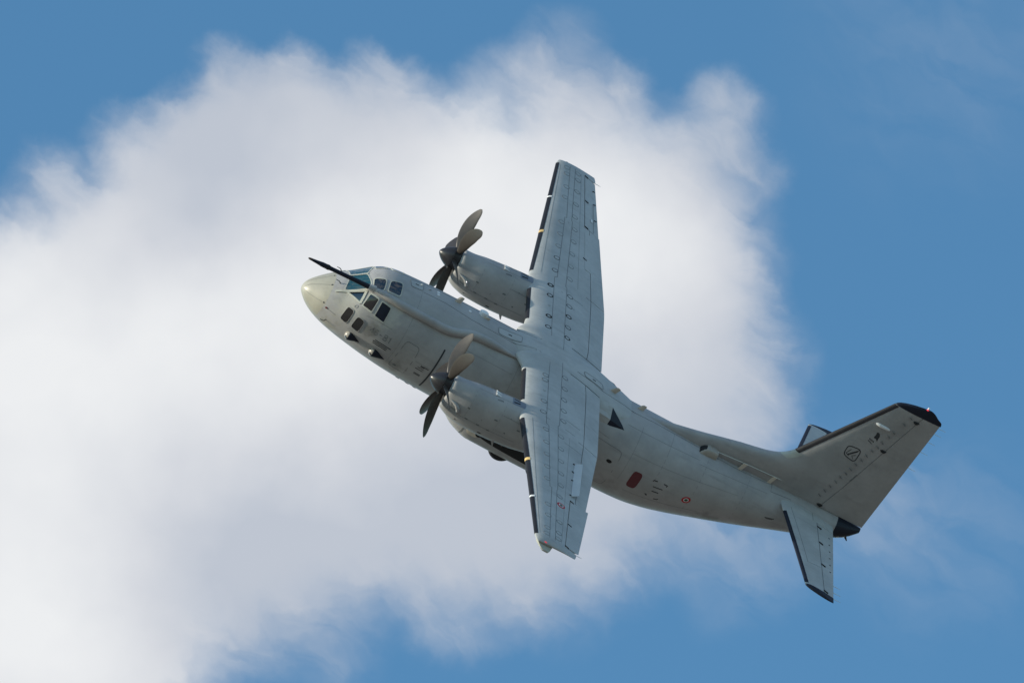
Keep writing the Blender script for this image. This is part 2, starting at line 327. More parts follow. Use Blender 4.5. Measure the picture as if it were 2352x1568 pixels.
def bil(c, s, t):                     # corners c[0..3] around, s,t in [-1,1]
    a = (1-s)/2; b = (1+s)/2; d = (1-t)/2; e = (1+t)/2
    return tuple(c[0][i]*a*d+c[1][i]*b*d+c[2][i]*b*e+c[3][i]*a*e for i in range(2))
def sqc(a, n):
    g = lambda q: math.copysign(abs(q)**(2/n), q)
    return g(math.cos(a)), g(math.sin(a))
def plate(name, S, c, mat, parent, n=2, off=.006, thick=.02, seg=28, rings=4, r0=0.0, r1=1.0, coll=None):
    """a thin plate lying on surface S: quad corners c, superellipse n; r0>0 makes it a ring"""
    v = []; f = []; rr = [r0+(r1-r0)*i/rings for i in range(rings+1)] if r0 > 0 else [r1*i/rings for i in range(1, rings+1)]
    for side in (0, 1):
        for r in rr:
            for j in range(seg):
                s, t = sqc(2*math.pi*j/seg, n); u, w = bil(c, s*r, t*r)
                v.append(S.at(u, w, off if side == 0 else off-thick)[0])
    nr = len(rr)
    for i in range(nr-1):
        for j in range(seg):
            k = (j+1) % seg; a = i*seg+j; b = i*seg+k; f.append((a, b, b+seg, a+seg))
    top = (nr-1)*seg; bot = nr*seg+(nr-1)*seg
    for j in range(seg):
        k = (j+1) % seg; f.append((top+j, top+k, bot+k, bot+j))
        if r0 > 0: f.append((j, j+nr*seg, k+nr*seg, k))
    if r0 <= 0:
        u, w = bil(c, 0, 0); v.append(S.at(u, w, off)[0]); m = len(v)-1
        for j in range(seg): f.append((m, (j+1) % seg, j))
    mb = coll if coll else MB(); mb.add(v, f)
    return None if coll else mb.build(name, mat, parent)
def strip(S, pts, width, off=.005, step=.25, coll=None, thick=.012, wscale=None):
    """a narrow band following surface S through parameter points"""
    out = []
    for i in range(len(pts)-1):
        a, b = pts[i], pts[i+1]; pa = S.at(a[0], a[1], 0)[0]; pb = S.at(b[0], b[1], 0)[0]
        k = max(1, int(math.ceil((pb-pa).length/step)))
        out += [(a[0]+(b[0]-a[0])*j/k, a[1]+(b[1]-a[1])*j/k) for j in range(k)]
    out.append(pts[-1]); P = [S.at(u, v, off) for u, v in out]; rings = []
    for i, (p, n) in enumerate(P):
        q0 = P[max(i-1, 0)][0]; q1 = P[min(i+1, len(P)-1)][0]; t = (q1-q0)
        if t.length < 1e-9: t = Vector((1, 0, 0))
        t.normalize(); b = n.cross(t).normalized()*(width/2)
        rings.append([p-b, p+b, p+b-n*thick, p-b-n*thick])
    coll.loft(rings); return coll
def tube(pts, rads, seg=14, cap=True, coll=None, flat=1.0):
    coll = coll or MB(); rings = []
    for i, p in enumerate(pts):
        p = vec(p); t = (vec(pts[min(i+1, len(pts)-1)])-vec(pts[max(i-1, 0)])).normalized()
        a = t.cross(Vector((0, .3, 1))).normalized(); b = t.cross(a).normalized(); r = rads[i] if hasattr(rads, '__len__') else rads
        rings.append([p+a*r*math.cos(2*math.pi*j/seg)+b*r*flat*math.sin(2*math.pi*j/seg) for j in range(seg)])
    coll.loft(rings, cap0=cap, cap1=cap); return coll
def box(coll, c, ex, ey, ez):
    """box from a centre and three half-axis vectors"""
    c = vec(c); ex = vec(ex); ey = vec(ey); ez = vec(ez)
    v = [c+ex*a+ey*b+ez*d for a in (-1, 1) for b in (-1, 1) for d in (-1, 1)]
    coll.add(v, [(0, 1, 3, 2), (4, 6, 7, 5), (0, 4, 5, 1), (2, 3, 7, 6), (0, 2, 6, 4), (1, 5, 7, 3)]); return coll
def label(o, t): o['label'] = t; return o

# ---------------------------------------------------------------- ground far below (out of frame, it throws warm light up)
gb = bmesh.new(); RG = [0, 20, 80, 300, 1200, 5000, 20000, 60000]
seg = 48; prev = None; cv = gb.verts.new((0, 0, 0))
for r in RG[1:]:
    ring = [gb.verts.new((r*math.cos(2*math.pi*j/seg), r*math.sin(2*math.pi*j/seg), 0)) for j in range(seg)]
    for j in range(seg):
        k = (j+1) % seg
        gb.faces.new((cv, ring[j], ring[k]) if prev is None else (prev[j], ring[j], ring[k], prev[k]))
    prev = ring
gm = bpy.data.meshes.new('ground'); gb.to_mesh(gm); gb.free(); ground = bpy.data.objects.new('ground', gm); C.objects.link(ground); ground['kind'] = 'structure'
gmat = bpy.data.materials.new('dry_grass_field'); gmat.use_nodes = True; t_ = gmat.node_tree; b_ = t_.nodes['Principled BSDF']; b_.inputs['Roughness'].default_value = .95
q_ = t_.nodes.new('ShaderNodeTexNoise'); q_.inputs['Scale'].default_value = .004; q_.inputs['Detail'].default_value = 8
c_ = t_.nodes.new('ShaderNodeTexCoord'); t_.links.new(c_.outputs['Object'], q_.inputs[0])
r_ = t_.nodes.new('ShaderNodeValToRGB'); t_.links.new(q_.outputs[0], r_.inputs[0]); t_.links.new(r_.outputs[0], b_.inputs['Base Color'])
r_.color_ramp.elements[0].position = .35; r_.color_ramp.elements[0].color = (.14, .13, .11, 1); r_.color_ramp.elements[1].position = .65; r_.color_ramp.elements[1].color = (.23, .205, .182, 1)
gm.materials.append(gmat)

# ---------------------------------------------------------------- the aircraft
air = bpy.data.objects.new('transport_airplane', None); C.objects.link(air)
air['label'] = 'grey twin-propeller military transport plane banking steeply with a black refuelling probe over its cockpit'
air['category'] = 'airplane'

# fuselage -------------------------------------------------------
def fring(x, n=112): return [fus(x, 360*j/n) for j in range(n)]
def xs_between(a, b, d): k = max(1, int(round((b-a)/d))); return [a+(b-a)*i/k for i in range(k+1)]
RX = .86
mb = MB(); st = [.004, .012, .03, .06, .1, .15, .22, .3, .4, .5, .6, .7, .78, RX]
mb.loft([fring(x) for x in st], cap1=False); radome = mb.build('radome', RADM, air, sharp=60)
st = [RX]+xs_between(.95, 3.0, .07)+xs_between(3.1, 14, .2)[0:]+xs_between(14.15, 21.25, .15)
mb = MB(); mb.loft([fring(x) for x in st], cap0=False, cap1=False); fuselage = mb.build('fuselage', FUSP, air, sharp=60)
mb = MB(); mb.loft([fring(x) for x in [21.25, 21.4, 21.6, 21.8, 21.95, 22.08, 22.2]], cap0=False); tailcone = mb.build('tail_cone', NAVY, air, sharp=60)
# fairing over the wing root
def dring(x, n=64):
    t = D_TOP(x); w = D_W(x); g = lambda q: math.copysign(abs(q)**(2/2.6), q)
    return [(x, -w*g(math.sin(2*math.pi*j/n)), .8+(t-.8)*g(math.cos(2*math.pi*j/n))) for j in range(n)]
MB().loft([dring(x) for x in xs_between(6.3, 12.6, .12)]).build('wing_root_fairing', PAINT, air, sharp=60)

# fuselage windows: (corners as station, degrees) glass, roundness, name
def window(S, c, glass, parent, n=5, name='window', fr=None, frame=PALE, wide=1.16):
    w = plate(name, S, c, glass, parent, n=n, off=.010, thick=.03, seg=36)
    plate('window_frame', S, c, frame, w, n=n, off=.018, thick=.04, seg=36, rings=2, r0=1.0, r1=wide)
    return w
roof = [[(2.0, 15.4), (2.38, 16.2), (2.40, 34.5), (2.06, 35.3)], [(2.55, 15.7), (2.97, 12.8), (3.01, 33.3), (2.55, 33.5)]]
flip = lambda c: [(x, -t) for x, t in c]
for c in roof:
    window(FUSS, c, GLAS, fuselage, n=6, name='roof_window'); window(FUSS, flip(c), GLAS, fuselage, n=6, name='roof_window')
label(window(FUSS, [(1.29, 1.5), (1.77, 2.0), (2.00, 33), (1.24, 39)][0:4], TEAL, fuselage, n=14, name='windscreen_pane', wide=1.10), 'port windscreen pane behind the refuelling probe')
window(FUSS, flip([(1.29, 1.5), (1.77, 2.0), (2.00, 33), (1.24, 39)]), TEAL, fuselage, n=14, name='windscreen_pane', wide=1.10)
def tri(S, pts, mat, parent, name, off=.010, grow=1.0, thick=.03, n=10, coll=None):
    cx = sum(p[0] for p in pts)/3; cy = sum(p[1] for p in pts)/3
    P = [(cx+(x-cx)*grow, cy+(y-cy)*grow) for x, y in pts]; v = []; idx = {}
    for i in range(n+1):
        for j in range(n+1-i):
            a = i/n; b = j/n; c = 1-a-b; u = P[0][0]*c+P[1][0]*a+P[2][0]*b; w = P[0][1]*c+P[1][1]*a+P[2][1]*b
            idx[i, j] = len(v); v.append(S.at(u, w, off)[0])
    f = []
    for i in range(n):
        for j in range(n-i):
            f.append((idx[i, j], idx[i+1, j], idx[i, j+1]))
            if j < n-i-1: f.append((idx[i+1, j], idx[i+1, j+1], idx[i, j+1]))
    mb = coll or MB(); mb.add(v, f); return mb if coll else mb.build(name, mat, parent)
T3 = [(1.30, 41.5), (1.89, 38.7), (1.86, 59.8)]
for s in (1, -1):
    t3 = [(x, a*s) for x, a in T3]
    w = tri(FUSS, t3, GLAS, fuselage, 'quarter_window', off=.016)
    m = MB(); strip(FUSS, [t3[0], t3[1]], .07, .024, .1, m, .05); strip(FUSS, [t3[1], t3[2]], .09, .024, .1, m, .05); strip(FUSS, [t3[2], t3[0]], .06, .024, .1, m, .05); m.build('window_frame', PALE, w)
    w = window(FUSS, [(x, a*s) for x, a in [(2.05, 44.0), (2.36, 49.4), (2.32, 68.0), (1.97, 62.5)]], SMOK, fuselage, n=12, name='side_window', wide=1.2)
    window(FUSS, [(x, a*s) for x, a in [(2.51, 50.7), (2.88, 53.2), (2.87, 73.3), (2.49, 71.0)]], NAVY, fuselage, n=16, name='side_window', wide=1.14)
    for c in ([(1.57, 68.9), (1.82, 74.2), (1.80, 98.9), (1.52, 93.9)], [(2.01, 80.8), (2.30, 84.4), (2.30, 104.1), (1.98, 100.2)]):
        w = window(FUSS, [(x, a*s) for x, a in c], SMOK, fuselage, n=5, name='lower_window', frame=FUSP, wide=1.08)
    plate('window', FUSS, [(x, a*s) for x, a in [(13.56, 79.5), (13.94, 79.5), (13.94, 103.5), (13.56, 103.5)]], REDG, fuselage, n=4, off=.006)
# sill ridge below the windscreen and centre post
m = MB()
for s in (1, -1):
    strip(FUSS, [(.98, 47*s), (1.18, 43.5*s), (1.45, 40.5*s), (1.75, 37.5*s), (2.0, 36*s)], .075, .03, .1, m, .06)
strip(FUSS, [(1.26, 0), (1.80, 0)], .07, .03, .1, m, .05)
m.build('windscreen_frame', PALE, fuselage)
plate('camera_port', FUSS, [(1.74, 63.4), (1.86, 63.4), (1.86, 68.4), (1.74, 68.4)], FINEL, fuselage, off=.008, r0=.72, rings=2)

# doors, hatches and joints on the fuselage ----------------------
def outline(S, c, w, coll, n=6, seg=48, off=.004):
    pts = [bil(c, *sqc(2*math.pi*j/seg, n)) for j in range(seg+1)]; strip(S, pts, w, off, .6, coll)
door = plate('crew_door', FUSS, [(3.93, 78), (4.50, 79), (4.53, 124), (3.86, 124)], FUSP, fuselage, n=7, off=.004, thick=.02, rings=8)
m = MB(); outline(FUSS, [(3.93, 78), (4.50, 79), (4.53, 124), (3.86, 124)], .016, m, 7, off=.008); m.build('door_gap', LINE, door)
m = MB(); strip(FUSS, [(4.0, 118), (4.12, 118)], .09, .010, .1, m); m.build('door_handle', LINE, door)
for c, nm in (([(3.22, -6), (3.76, -9), (3.76, 8), (3.30, 9.5)], 'roof_hatch'), ([(6.84, 2.2), (7.80, -1.2), (7.80, 12.1), (6.90, 14.6)], 'roof_hatch'), ([(10.35, 6.0), (11.19, 6.0), (11.25, 16.5), (10.42, 15.4)], 'roof_hatch')):
    h = plate(nm, FUSS, c, PAINT, fuselage, n=7, off=.008, thick=.02, rings=6)
    m = MB(); outline(FUSS, c, .022, m, 7, off=.014); m.build('hatch_gap', FINEL, h)
    cc = bil(c, 0, 0); m = MB(); strip(FUSS, [(cc[0]-.07, cc[1]), (cc[0]+.07, cc[1]+.3)], .05, .012, .05, m); m.build('hatch_handle', DARK, h)
m = MB()
strip(FUSS, [(3.78, 9.8), (4.66, 9.9), (5.8, 15.1), (6.89, 16.0), (7.66, 16.8), (8.37, 13.6), (8.37, 30)], .014, .006, .3, m)
strip(FUSS, [(10.08, 15.5), (11.2, 18.8), (12.3, 10.5), (13.55, 9.0), (15.49, 12.0)], .014, .006, .3, m)
strip(SKIN, [(16.15, 15), (17.1, 17), (18.3, 15), (18.46, 9)], .014, .006, .3, m)
strip(FUSS, [(3.78, -12), (5.8, -15), (7.66, -16.8), (8.37, -13.6)], .014, .006, .3, m)
strip(SKIN, [(18.46, 9), (18.49, 30.8), (19.3, 28.3), (19.5, 60)], .016, .006, .3, m)
m.build('long_joint', LINE, fuselage)
m = MB()
for x, a, b in ((.86, -170, 170), (3.75, 10, 128), (8.0, 25, 128), (13.2, 25, 100), (14.4, 10, 80), (15.9, 20, 120), (17.6, 20, 150)):
    strip(SKIN, [(x, a), (x, (a+b)/2), (x, b)], .012, .004, .25, m)
for x0, x1, a in ((2.26, 3.26, 75.5), (12.6, 15.6, 32), (15.6, 18.4, 38), (13.2, 17.4, 62), (5.6, 7.9, 55), (9.5, 12.2, 60), (4.6, 5.2, 96), (13.6, 16.4, 112)):
    strip(SKIN, [(x0, a), (x1, a)], .012, .004, .4, m)
m.build('faint_joint', FINEL, fuselage)
m = MB()
for a in (32, -2, 82): strip(SKIN, [(.05 if a > 0 else .08, 49 if a == 32 else a), (.2, a+3), (.75, a)], .010, .004, .06, m)
m.build('lightning_strip', LINE, radome)
m = MB()
for a in (32, 82, -2): strip(SKIN, [(.78, a), (.83, a)], .05, .006, .1, m, .015)
m.build('lightning_strip_fastener', STEN, radome)
plate('sensor_disc', SKIN, [(.93, 88), (1.01, 88), (1.01, 92), (.93, 92)], REDG, fuselage, off=.02, thick=.03)
m = MB(); strip(SKIN, [(1.0, 91), (1.35, 93)], .014, .006, .1, m); m.build('sensor_groove', LINE, fuselage)
# propeller-plane warning band
m = MB()
for s in (1, -1): strip(SKIN, [(5.30, 66*s), (5.30, 90*s), (5.30, 131*s)], .06, .005, .15, m)
m.build('warning_band', STEN, fuselage)
m = MB()
for s in (1, -1):
    for x0, x1, t, w in ((2.95, 3.62, 99.5, .035), (2.90, 3.50, 102.0, .035), (2.93, 3.50, 104.6, .032), (4.78, 5.03, 101.5, .02), (4.86, 5.18, 98, .03), (4.86, 5.02, 99.2, .02), (4.73, 5.04, 104.3, .024), (4.79, 5.04, 111.5, .025), (4.80, 5.05, 113.2, .025), (18.7, 19.05, 88.5, .03), (18.75, 19.0, 91, .02), (14.46, 14.84, 89.6, .032), (14.52, 14.78, 96.4, .038)):
        strip(SKIN, [(x0, t*s), (x1, t*s)], w, .005, .2, m)
    for pts in ([(14.36, 82.6), (14.38, 80.9), (14.52, 80.9)], [(14.77, 81.2), (14.92, 82.0), (14.90, 84.2)], [(14.44, 104.2), (14.36, 103.6), (14.46, 106)], [(14.75, 107.8), (14.88, 107.6), (14.90, 105.8)]):
        strip(SKIN, [(x, t*s) for x, t in pts], .04, .005, .2, m)
m.build('stencil_marking', STEN, fuselage)
# faded code on the nose: polyline digits in a 1 x 1.6 cell
DIG = {'4': [[(.8, 0), (.8, 1.6), (0, .5), (1, .5)]], '6': [[(.9, 1.5), (.4, 1.6), (.05, 1.1), (0, .4), (.3, 0), (.8, .05), (1, .45), (.7, .85), (.1, .75)]], '-': [[(.1, .8), (.8, .8)]],
       '8': [[(.5, .85), (.1, 1.1), (.15, 1.5), (.5, 1.6), (.85, 1.5), (.9, 1.1), (.5, .85), (.05, .55), (.05, .15), (.5, 0), (.95, .15), (.95, .55), (.5, .85)]], '1': [[(.15, 1.25), (.5, 1.6), (.5, 0)]]}
m = MB()
for s in (1, -1):
    txt = '46-81'
    for i, ch in enumerate(txt):
        k = i if s > 0 else len(txt)-1-i
        for pl in DIG[ch]:
            strip(SKIN, [(2.58+k*.19+(px if s > 0 else 1-px)*.145, (93.6-py*5.0)*s) for px, py in pl], .028, .005, .2, m)
m.build('faded_code_number', FADE, fuselage)
# national roundels
def roundel(S, c, parent, off=.006, th=.015):
    r = plate('roundel', S, c, REDP, parent, off=off, thick=th, rings=5)
    plate('roundel_ring', S, c, WHIT, r, off=off+.004, thick=th, r1=.58, rings=3)
    plate('roundel_centre', S, c, GRNP, r, off=off+.008, thick=th, r1=.40, rings=3)
roundel(SKIN, [(15.64, 88.6), (15.96, 88.6), (15.96, 99.6), (15.64, 99.6)], fuselage)
roundel(SKIN, [(15.64, -88.6), (15.96, -88.6), (15.96, -99.6), (15.64, -99.6)], fuselage)
plate('pressure_port', SKIN, [(12.46, 81.5), (12.68, 81.5), (12.68, 86), (12.46, 86)], DARK, fuselage, off=.006)
plate('observation_window', SKIN, [(5.45, 86), (5.74, 86), (5.74, 94.5), (5.45, 94.5)], SMOK, fuselage, off=.010)
plate('observation_window', SKIN, [(5.45, -86), (5.74, -86), (5.74, -94.5), (5.45, -94.5)], SMOK, fuselage, off=.010)
# paratroop door outline behind the wheel fairing
dr = plate('paratroop_door', SKIN, [(11.7, 66), (12.86, 66), (12.88, 122), (11.7, 122)], FUSP, fuselage, n=9, off=.004, rings=8)
m = MB(); outline(SKIN, [(11.7, 66), (12.86, 66), (12.88, 122), (11.7, 122)], .016, m, 9, off=.008); m.build('door_gap', LINE, dr)

# roof aerials ---------------------------------------------------
def blade_aerial(x, th, h=.28, c=.26, mat=TANP, name='blade_antenna', lean=.10, thick=.02):
    p, n = FUSS.at(x, th, 0); p = p-n*.03; t = Vector((1, 0, 0)); b = n.cross(t).normalized(); t = b.cross(n).normalized()
    rings = []
    for k, (f, cc) in enumerate(((0, c), (.85, c*.72), (1.0, c*.5))):
        o = p+n*(h*f)+t*(lean*f); rings.append([o-t*cc/2, o-t*cc*.15+b*thick, o+t*cc/2, o-t*cc*.15-b*thick])
    return MB().loft(rings).build(name, mat, air, smooth=False)
blade_aerial(5.13, -6); blade_aerial(11.68, 2.2); blade_aerial(12.93, -3.5, .24); blade_aerial(6.28, -1, .12, .30)
blade_aerial(3.60, -2, .10, .12, WHIT); blade_aerial(3.95, -1, .08, .10, FUSP)
m = MB(); p, n = FUSS.at(6.2, -7, .10)
rg = []
for h, r in ((-.12, .17), (.0, .17), (.035, .165), (.06, .12), (.07, .03)):
    o = p+n*h; a = Vector((1, 0, 0)); b = n.cross(a).normalized(); rg.append([o+a*r*math.cos(2*math.pi*j/24)+b*r*math.sin(2*math.pi*j/24) for j in range(24)])
m.loft(rg).build('antenna_dome', WHIT, air)
for x, th in ((4.36, -4.6), (4.36, 1.0), (5.66, 1.6)):
    plate('anti_collision_disc', FUSS, [(x-.055, th-2), (x+.055, th-2), (x+.055, th+2), (x-.055, th+2)], WHIT, fuselage, off=.025, thick=.04, seg=16, rings=2)
# long wire aerials above the rear fuselage with their posts and forward scoops
for s in (1, -1):
    base = [(17.11, 14.8), (18.32, 11.6), (19.5, 6.5)]; m = MB(); tops = []
    q = (15.9, 12.5)
    sc_ = MB(); ring0 = []
    for x, hh in ((15.50, .015), (15.56, .12), (15.70, .24), (15.95, .24), (16.14, .20)):
        row = []
        for k in range(9):
            a = (k/8-.5)*2; th = 12.5+a*8.5; hgt = hh*(1-abs(a)**4)
            row.append(SKIN.at(x, th*s, hgt)[0])
        row += [SKIN.at(x, (12.5-8.5)*s, -.03)[0], SKIN.at(x, (12.5+8.5)*s, -.03)[0]][::-1]
        ring0.append(row)
    scoop = sc_.loft(ring0).build('air_scoop', LENS, fuselage)
    m2 = MB(); rr = [[SKIN.at(x, (12.5+(k/8-.5)*13)*s, h*(1-abs((k/8-.5)*2)**4)+.012)[0] for k in range(9)]+[SKIN.at(x, (12.5+6.5)*s, -.02)[0], SKIN.at(x, (12.5-6.5)*s, -.02)[0]] for x, h in ((15.47, .02), (15.55, .13), (15.66, .21))]
    m2.loft(rr).build('scoop_mouth', DARK, scoop)
    for k, (x, th) in enumerate(base):
        p, n = SKIN.at(x, th*s, -.02); up = Vector((0, 0, 1)); top = p+n*.10+up*.24+Vector((.10, 0, 0)); tops.append(top)
        box(m, (p+top)/2, (top-p)/2, Vector((.07, 0, 0)), n.cross(Vector((1, 0, 0))).normalized()*.018)
    m.build('antenna_mast', TANP, air, smooth=False)
    p0 = SKIN.at(16.1, 12*s, .20)[0]
    pts = [p0]+tops+[tops[-1]+Vector((.12, 0, .01))]
    tube(pts, .016, 6).build('antenna_wire', METL, air)
# probe and its faired pipe --------------------------------------
PTH = [(2.08, 36.5), (2.4, 40.5), (2.74, 43.2), (3.2, 44), (3.72, 44.4), (4.3, 44.8), (4.8, 45), (5.15, 44.2), (5.45, 41.5), (5.73, 38.2), (6.0, 35.6), (6.3, 34.2), (6.68, 33.9), (7.1, 34.3), (7.5, 34.6), (7.95, 34.4)]
pts = [SKIN.at(x, t, .045 if x > 2.5 else .035)[0] for x, t in PTH]
dense = []
for i in range(len(pts)-1):
    p0 = pts[max(i-1, 0)]; p1 = pts[i]; p2 = pts[i+1]; p3 = pts[min(i+2, len(pts)-1)]
    for k in range(4):
        t = k/4; dense.append(.5*((2*p1)+(p2-p0)*t+(2*p0-5*p1+4*p2-p3)*t*t+(3*p1-p0-3*p2+p3)*t**3))
dense.append(pts[-1]); nd = len(dense)
rd = [.105+.055*min(1, i/16) if i < nd-12 else .13*(nd-1-i)/12+.03 for i in range(nd)]
tube(dense, rd, 20).build('refuelling_pipe_fairing', FUSP, air)
tipp = Vector((-.53, -.88, 1.05)); root = dense[0]+Vector((-.02, 0, .02)); d = root-tipp
probe = tube([tipp+d*t for t in (0, .02, .05, .07, .12, .17, .20, .25, .33, .36, .6, .85, 1.0)], [.022, .036, .046, .054, .064, .078, .090, .092, .080, .076, .080, .088, .105], 16).build('refuelling_probe', NAVY, air)
probe.data.name = 'refuelling_probe'
tube([tipp+d*t for t in (-.012, 0, .02, .045)], [.012, .035, .042, .05], 14).build('probe_nozzle', SOOT, probe)
tube([tipp+d*t for t in (.265, .275, .31, .32)], [.086, .096, .096, .08], 14).build('probe_collar', BOOT, probe).scale = (1, 1, 1)
tube([tipp+d*t for t in (.93, .95, 1.03)], [.10, .125, .14], 14).build('probe_socket', FUSP, probe)

# sensor pods on the cheeks --------------------------------------
for s in (1, -1):
    for x0, x1, th in ((1.95, 2.62, 117.5), (2.98, 3.72, 118.5)):
        p0, n0 = SKIN.at(x0+.16, th*s, .03); p1, n1 = SKIN.at(x1, th*s+2*s, -.03)
        ax = (p1-p0); L_ = ax.length; ax.normalize(); a = n0; b = ax.cross(a).normalized(); a = b.cross(ax)
        prof = [(0, .165), (.06, .178), (.14, .175), (.3, .150), (.5, .105), (.75, .055), (1.0, .008)]
        pod = MB().loft([[p0+ax*(L_*t)+a*(r*math.cos(2*math.pi*j/20)*.9)+b*(r*math.sin(2*math.pi*j/20)) for j in range(20)] for t, r in prof]).build('warning_sensor_pod', NAVY, air)
        fr = [(-.13, .01), (-.12, .06), (-.09, .11), (-.05, .145), (-.01, .162), (.012, .166)]
        MB().loft([[p0+ax*t+a*(r*math.cos(2*math.pi*j/20)*.9)+b*(r*math.sin(2*math.pi*j/20)) for j in range(20)] for t, r in fr]).build('sensor_housing', LENS, pod)
        MB().loft([[p0+ax*(-.05)+a*.09*1.0+ax*(-.02*h)+a*(.035*h)+ax*(r*math.cos(2*math.pi*j/14))*.9+b*(r*math.sin(2*math.pi*j/14))+a*(r*.9*math.cos(2*math.pi*j/14)) for j in range(14)] for h, r in ((0, .05), (.7, .045), (1.0, .02))]).build('sensor_window', GLAS, pod)
# pitot probes on the nose
for s in (1, -1):
    for x, th in ((1.02, 26), (1.18, 118)):
        p, n = SKIN.at(x, th*s, 0); m = MB(); tube([p-n*.02, p+n*.07, p+n*.10+Vector((-.03, 0, 0)), p+n*.105+Vector((-.16, 0, 0))], [.022, .018, .016, .010], 8, coll=m); m.build('pitot_tube', STEN, air)
# belly aerials just showing under the lower edge
for x in (4.55, 4.95, 5.25):
    blade_aerial(x, 158, .05, .22, STEN, 'belly_antenna')

# wing -------------------------------------------------------------
HING = lambda y: .795 if abs(y) < 10.30 else .70
def wrow(y, u0, u1, upper=True, lower=True, k=22):
    us = [u0+(u1-u0)*(i/k)**(1.9 if u0 < .01 else 1) for i in range(k+1)]
    row = [wing(y, u) for u in us[::-1]]+[wing(y, u, -1) for u in us[1 if u0 < .01 else 0:]]
    return row
ys = [-14.37, -14.34, -14.28, -14.2, -14.1, -14.0, -13.99, -13.98]+xs_between(-13.9, -10.31, .5)+[-10.30]+xs_between(-9.9, -5.4, .5)+[-5.3]+xs_between(-5, 5, .5)
ysR = sorted([-v for v in ys if v < -5]); ys = [v for v in ys if v < -5]+xs_between(-5, 5, .5)+ysR
def wu1(y):
    a = abs(y)
    if a < .95: return 1.0
    if a <= 10.30: return .790
    if a < 13.985: return .690
    return 1.0
rows = []; last = None
yy = []
for y in ys: yy.append(y)
yy = sorted(set(yy+[-.949, .949, -.951, .951, -10.301, 10.301, -13.984, 13.984, -13.986, 13.986]))
wing_o = MB().loft([wrow(y, 0, wu1(y)) for y in yy]).build('wing', PAINT, air, sharp=45)
def ctrl(name, y0, y1, u0, u1=1.0, defl=0, mat=PAINT, parent=None, fn=wing, zlift=0.0):
    rings = []
    for y in xs_between(y0, y1, .5):
        us = [u0+(u1-u0)*i/10 for i in range(11)]
        row = [fn(y, u) for u in us[::-1]]+[fn(y, u, -1) for u in us]
        if defl:
            h = vec(fn(y, u0)); h.z -= .02
            c = math.cos(R(defl)); s_ = math.sin(R(defl)); row = [(h.x+(p[0]-h.x)*c+(p[2]-h.z)*s_, p[1], h.z-(p[0]-h.x)*s_+(p[2]-h.z)*c) for p in row]
        rings.append(row)
    return MB().loft(rings).build(name, mat, parent, sharp=45)
for s in (1, -1):
    a, b = (1.0, 5.45); ctrl('flap', *sorted((s*a, s*b)), .798, parent=wing_o)
    ctrl('flap', *sorted((s*5.48, s*10.27)), .798, parent=wing_o)
    ail = ctrl('aileron', *sorted((s*10.34, s*13.97)), .705, u1=1.0 if s > 0 else 1.03, defl=(3 if s > 0 else -5), parent=wing_o)
# spoilers: the port one stands up
for s in (1, -1):
    rings = []
    for y in xs_between(*sorted((7.35*s, 9.95*s)), .4):
        h = vec(wing(y, .70)); n = Vector((0, 0, 1)); L_ = .29
        ang = R(31 if s < 0 else -2.5); dx = Vector((math.cos(ang), 0, math.sin(ang)))
        if s > 0: dx = (vec(wing(y, .79))-h).normalized()
        q = h+Vector((0, 0, .012)); nn = Vector((-dx.z, 0, dx.x))
        rings.append([q, q+dx*L_, q+dx*L_-nn*.012, q-nn*.02])
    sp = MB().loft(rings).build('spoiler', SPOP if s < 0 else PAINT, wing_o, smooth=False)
    if s < 0: label(sp, 'raised spoiler panel on the port wing')
    m = MB()
    for y in (7.4, 8.7, 9.9) if s < 0 else (): p = vec(wing(y*s, .70)); box(m, p+Vector((-.03, 0, .02)), (.04, 0, 0), (0, .014, 0), (0, 0, .014))
    if s < 0: m.build('spoiler_hinge', STEN, sp, smooth=False)
# de-icing boots on the leading edge
def boot(S, y0, y1, ulo, uhi, name, mat, parent, off=.008, uhi2=None):
    rings = []
    for k, y in enumerate(xs_between(y0, y1, .4)):
        f = (y-y0)/(y1-y0); uh = uhi+((uhi2 if uhi2 else uhi)-uhi)*f; row = []
        for i in range(17):
            q = i/16*2-1; u = (uh if q > 0 else ulo)*abs(q)**1.7*(1 if q > 0 else -1); row.append(S.at(y, u, off)[0])
        back = [S.at(y, (uh if q > 0 else ulo)*abs(q)**1.7*(1 if q > 0 else -1), off-.02)[0] for q in (1, .5, 0, -.5, -1)]
        rings.append(row+back)
    return MB().loft(rings).build(name, mat, parent, sharp=60)
for s in (1, -1):
    def seg_(a, b, u, u2, nm='deicing_boot', mt=BOOT, off=.008):
        if s > 0: return boot(WLE, a, b, .06, u, nm, mt, wing_o, off, u2)
        return boot(WLE, -b, -a, .06, u2, nm, mt, wing_o, off, u)
    seg_(1.72, 4.20, .024, .026); seg_(5.58, 8.50, .028, .042); seg_(8.70, 11.24, .043, .052); seg_(11.36, 13.98, .052, .055)
    seg_(8.51, 8.69, .046, .046, 'boot_clamp', GOLD, .014); seg_(11.25, 11.35, .056, .056, 'boot_clamp', WHIT, .014)
